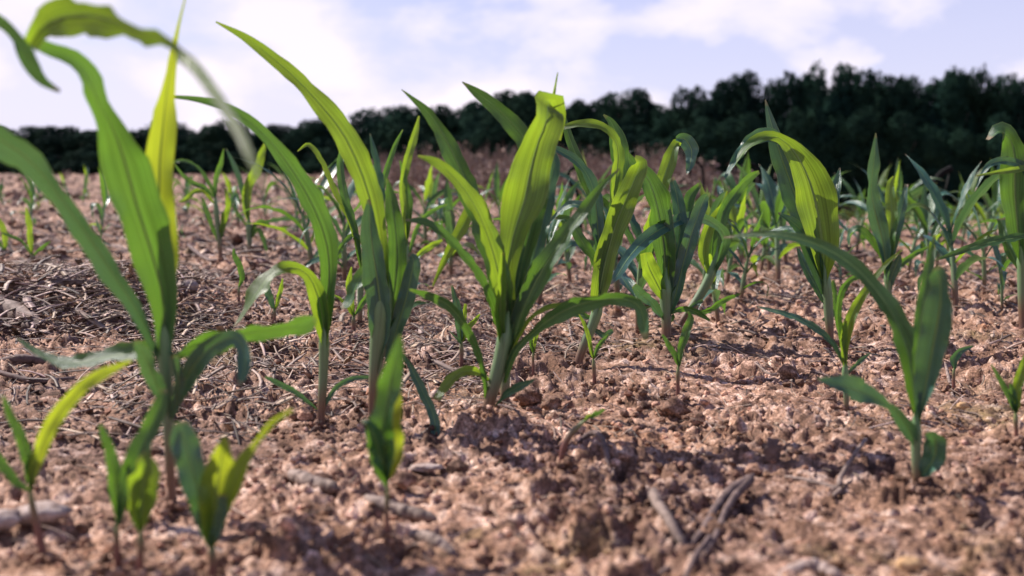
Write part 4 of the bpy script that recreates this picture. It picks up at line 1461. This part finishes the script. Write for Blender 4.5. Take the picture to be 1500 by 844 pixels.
# ------------------------------------------------------------------ the far wood
def crown_mesh(seed, n=9000):
    """leaf clump faces spread through several lobes, unit-height crown above z=0.12"""
    r = np.random.RandomState(seed)
    nl = 24
    cen = np.stack([(r.rand(nl) - .5) * 0.66, (r.rand(nl) - .5) * 0.60, 0.12 + 0.74 * r.rand(nl)], -1)
    cen[:, 0] += 0.10 * (r.rand() - .5)
    # keep the top narrower
    cen[:, :2] *= (1.1 - 0.35 * cen[:, 2:3])
    rad = 0.06 + 0.13 * r.rand(nl) ** 1.3
    cen[0] = [0.08 * (r.rand() - .5), 0, 0.85]; rad[0] = 0.10 + .05 * r.rand()
    cen[1] = [0, 0, 0.5]; rad[1] = 0.27; cen[2] = [0, 0, 0.25]; rad[2] = 0.25; cen[3] = [0.12 * (r.rand() - .5), 0, 0.68]; rad[3] = 0.21
    which = r.choice(nl, n, p=rad ** 2 / np.sum(rad ** 2))
    d = norm(r.randn(n, 3))
    rr_ = rad[which] * (0.55 + 0.5 * r.rand(n) ** 0.5)
    rr_ *= 1 + 0.26 * n3(d * 2.2 + which[:, None] * 1.7, seed)
    p = cen[which] + d * rr_[:, None] * np.array([1, 1, 0.85])
    p[:, 2] = np.maximum(p[:, 2], 0.03)
    nn = norm(d + 0.7 * r.randn(n, 3))
    a = norm(np.cross(nn, r.randn(n, 3))); b = np.cross(nn, a)
    s = (0.012 + 0.012 * r.rand(n))[:, None]
    V = np.stack([p - a * s, p + b * s * .8, p + a * s * 1.1, p - b * s * .7], 1).reshape(-1, 3)
    F = np.arange(n * 4).reshape(-1, 4)
    return mesh_from('crown', V, F, M_crown, False)


def trunk_mesh(seed):
    r = np.random.RandomState(seed)
    z = np.linspace(-0.03, 0.85, 12)
    Pm = np.stack([0.02 * np.sin(z * 5 + r.rand() * 6), 0.02 * np.sin(z * 4 + r.rand() * 6), z], -1)
    return tube_mesh(Pm, 0.016 * (1 - 0.85 * np.linspace(0, 1, 12)) + 0.002, M_bark, 8, name='trunk')


def limb_mesh(seed, k):
    r = np.random.RandomState(seed * 7 + k)
    a = r.rand() * 6.28; z0 = 0.25 + 0.12 * k
    t = np.linspace(0, 1, 7)
    L = 0.2 + 0.1 * r.rand()
    Pm = np.stack([np.cos(a) * t * L, np.sin(a) * t * L, z0 + t * L * 0.7], -1)
    return tube_mesh(Pm, 0.007 * (1 - 0.8 * t) + 0.001, M_bark, 6, name='limb')


TREES = [(crown_mesh(300 + i), trunk_mesh(300 + i), [limb_mesh(300 + i, k) for k in range(4)]) for i in range(8)]
SKY_U = [-160, 0, 60, 100, 150, 200, 270, 330, 400, 450, 470, 540, 600, 650, 700, 745, 800, 850, 880, 940, 965, 985, 1020, 1050, 1080, 1108, 1128, 1150, 1190, 1230, 1300, 1400, 1430, 1470, 1500, 1660]
SKY_V = [190, 190, 184, 182, 192, 190, 180, 182, 178, 185, 170, 160, 150, 154, 150, 129, 136, 142, 140, 132, 142, 156, 130, 118, 102, 108, 131, 99, 92, 97, 105, 107, 111, 109, 118, 112]


def tree_dist(u):
    return float(np.interp(u, [-300, 0, 500, 1050, 1600], [250, 230, 175, 125, 115]))


def tree(u, top, d, H_scale, wide, label, r):
    x = (u - 750) / FPX * d
    z0 = Hsm(x, d) - 0.3
    H = (P(u, top, d)[2] - z0) * H_scale
    cr, tr, lb = TREES[r.randint(8)]
    root = link('broadleaf_tree', None, None, (x, d, z0))
    root.rotation_euler = (0, 0, r.rand() * 6.28)
    sx = wide / 0.62
    root.scale = (sx, sx, H / 0.97)
    tag(root, label, 'tree', 'trees of the dark wood behind the field')
    link('crown', cr, root)
    tk = link('trunk', tr, root)
    for l_ in lb:
        link('limb', l_, tk)


rt = np.random.RandomState(12)
FRONT = [
    (-60, 190, 'edge tree of the wood just past the left border, low and dark'),
    (10, 187, 'leftmost low crown of the far wood above the drooping blurred leaf'),
    (62, 183, 'small rounded crown second from the left border of the wood'),
    (108, 182, 'crown of the far wood touching the left side of the big blurred leaf'),
    (155, 191, 'low crown of the far wood hidden behind the broad blurred leaf'),
    (205, 190, 'low crown showing between the two upright blurred leaves'),
    (268, 178, 'rounded crown just right of the upright yellow blurred leaf'),
    (318, 185, 'low crown crossed by the tail of the arching blurred leaf'),
    (352, 176, 'crown behind the spot where the swept back leaf bends'),
    (400, 180, 'crown just right of the swept back leaf in the low treeline'),
    (440, 183, 'lowest notch crown under the big yellow green leaf'),
    (478, 167, 'taller crown just left of the big yellow green leaf'),
    (540, 158, 'crown between the big yellow green leaf and the centre plant'),
    (592, 150, 'crown behind the leaf tip at upper left of the centre plant'),
    (650, 152, 'wide crown in the dip between the two left leaves of the centre plant'),
    (700, 149, 'crown directly behind the back leaf of the centre plant'),
    (745, 127, 'domed taller crown right above the back leaf of the centre plant'),
    (795, 134, 'crown behind the bent top of the broad centre leaf'),
    (848, 141, 'crown just right of the thin spike of the centre plant'),
    (885, 139, 'open airy crown with sky showing through, above the centre right cluster'),
    (938, 130, 'rounded crown standing alone left of the dip in the treeline'),
    (982, 157, 'lowest crown in the dip right of the rounded crown'),
    (1018, 128, 'crown climbing from the dip toward the tall part of the wood'),
    (1050, 113, 'crown with a flat shoulder, second step up from the dip'),
    (1086, 99, 'tall domed crown just left of the small bright gap'),
    (1152, 97, 'tall crown just right of the small bright gap'),
    (1192, 91, 'highest crown of the whole wood, domed'),
    (1230, 95, 'pointed crown next right of the highest one'),
    (1272, 103, 'crown between the pointed one and the slim grey leaf tip'),
    (1318, 106, 'flat topped crown right above the slim grey leaf tip'),
    (1362, 108, 'crown in the flat stretch left of the small notch'),
    (1400, 105, 'crown ending the flat stretch at the small notch at right'),
    (1446, 106, 'crown right of the small notch near the right border'),
    (1484, 110, 'crown above the tall corn at the right border'),
    (1530, 116, 'tree of the wood just past the right border'),
    (1600, 112, 'farthest right tree of the wood, out of view'),
]
for i, (u, v, lab) in enumerate(FRONT):
    nb = min(abs(u - q[0]) for j, q in enumerate(FRONT) if j != i)
    d = tree_dist(u)
    tree(u, v, d, 1.0, max(nb * 1.75, 64) / FPX * d, lab, rt)
for i in range(40):
    u = -120 + 1760 * (i + 0.5) / 40 + 10 * (rt.rand() - .5)
    if 1105 < u < 1150:
        continue
    d = tree_dist(u) + 7
    tree(u, float(np.interp(u, SKY_U, SKY_V)) + 16, d, 0.98, 70 / FPX * d, 'inner tree of the dark wood, only bits of its crown showing between the front ones', rt)
for i in range(64):
    u = -120 + 1760 * (i + 0.5) / 64 + 10 * (rt.rand() - .5)
    d = tree_dist(u) - 6
    tree(u, float(np.interp(u, SKY_U, SKY_V)), d, 0.5 + 0.25 * rt.rand(), 62 / FPX * d, 'small dark tree filling the foot of the wood below the taller crowns', rt)
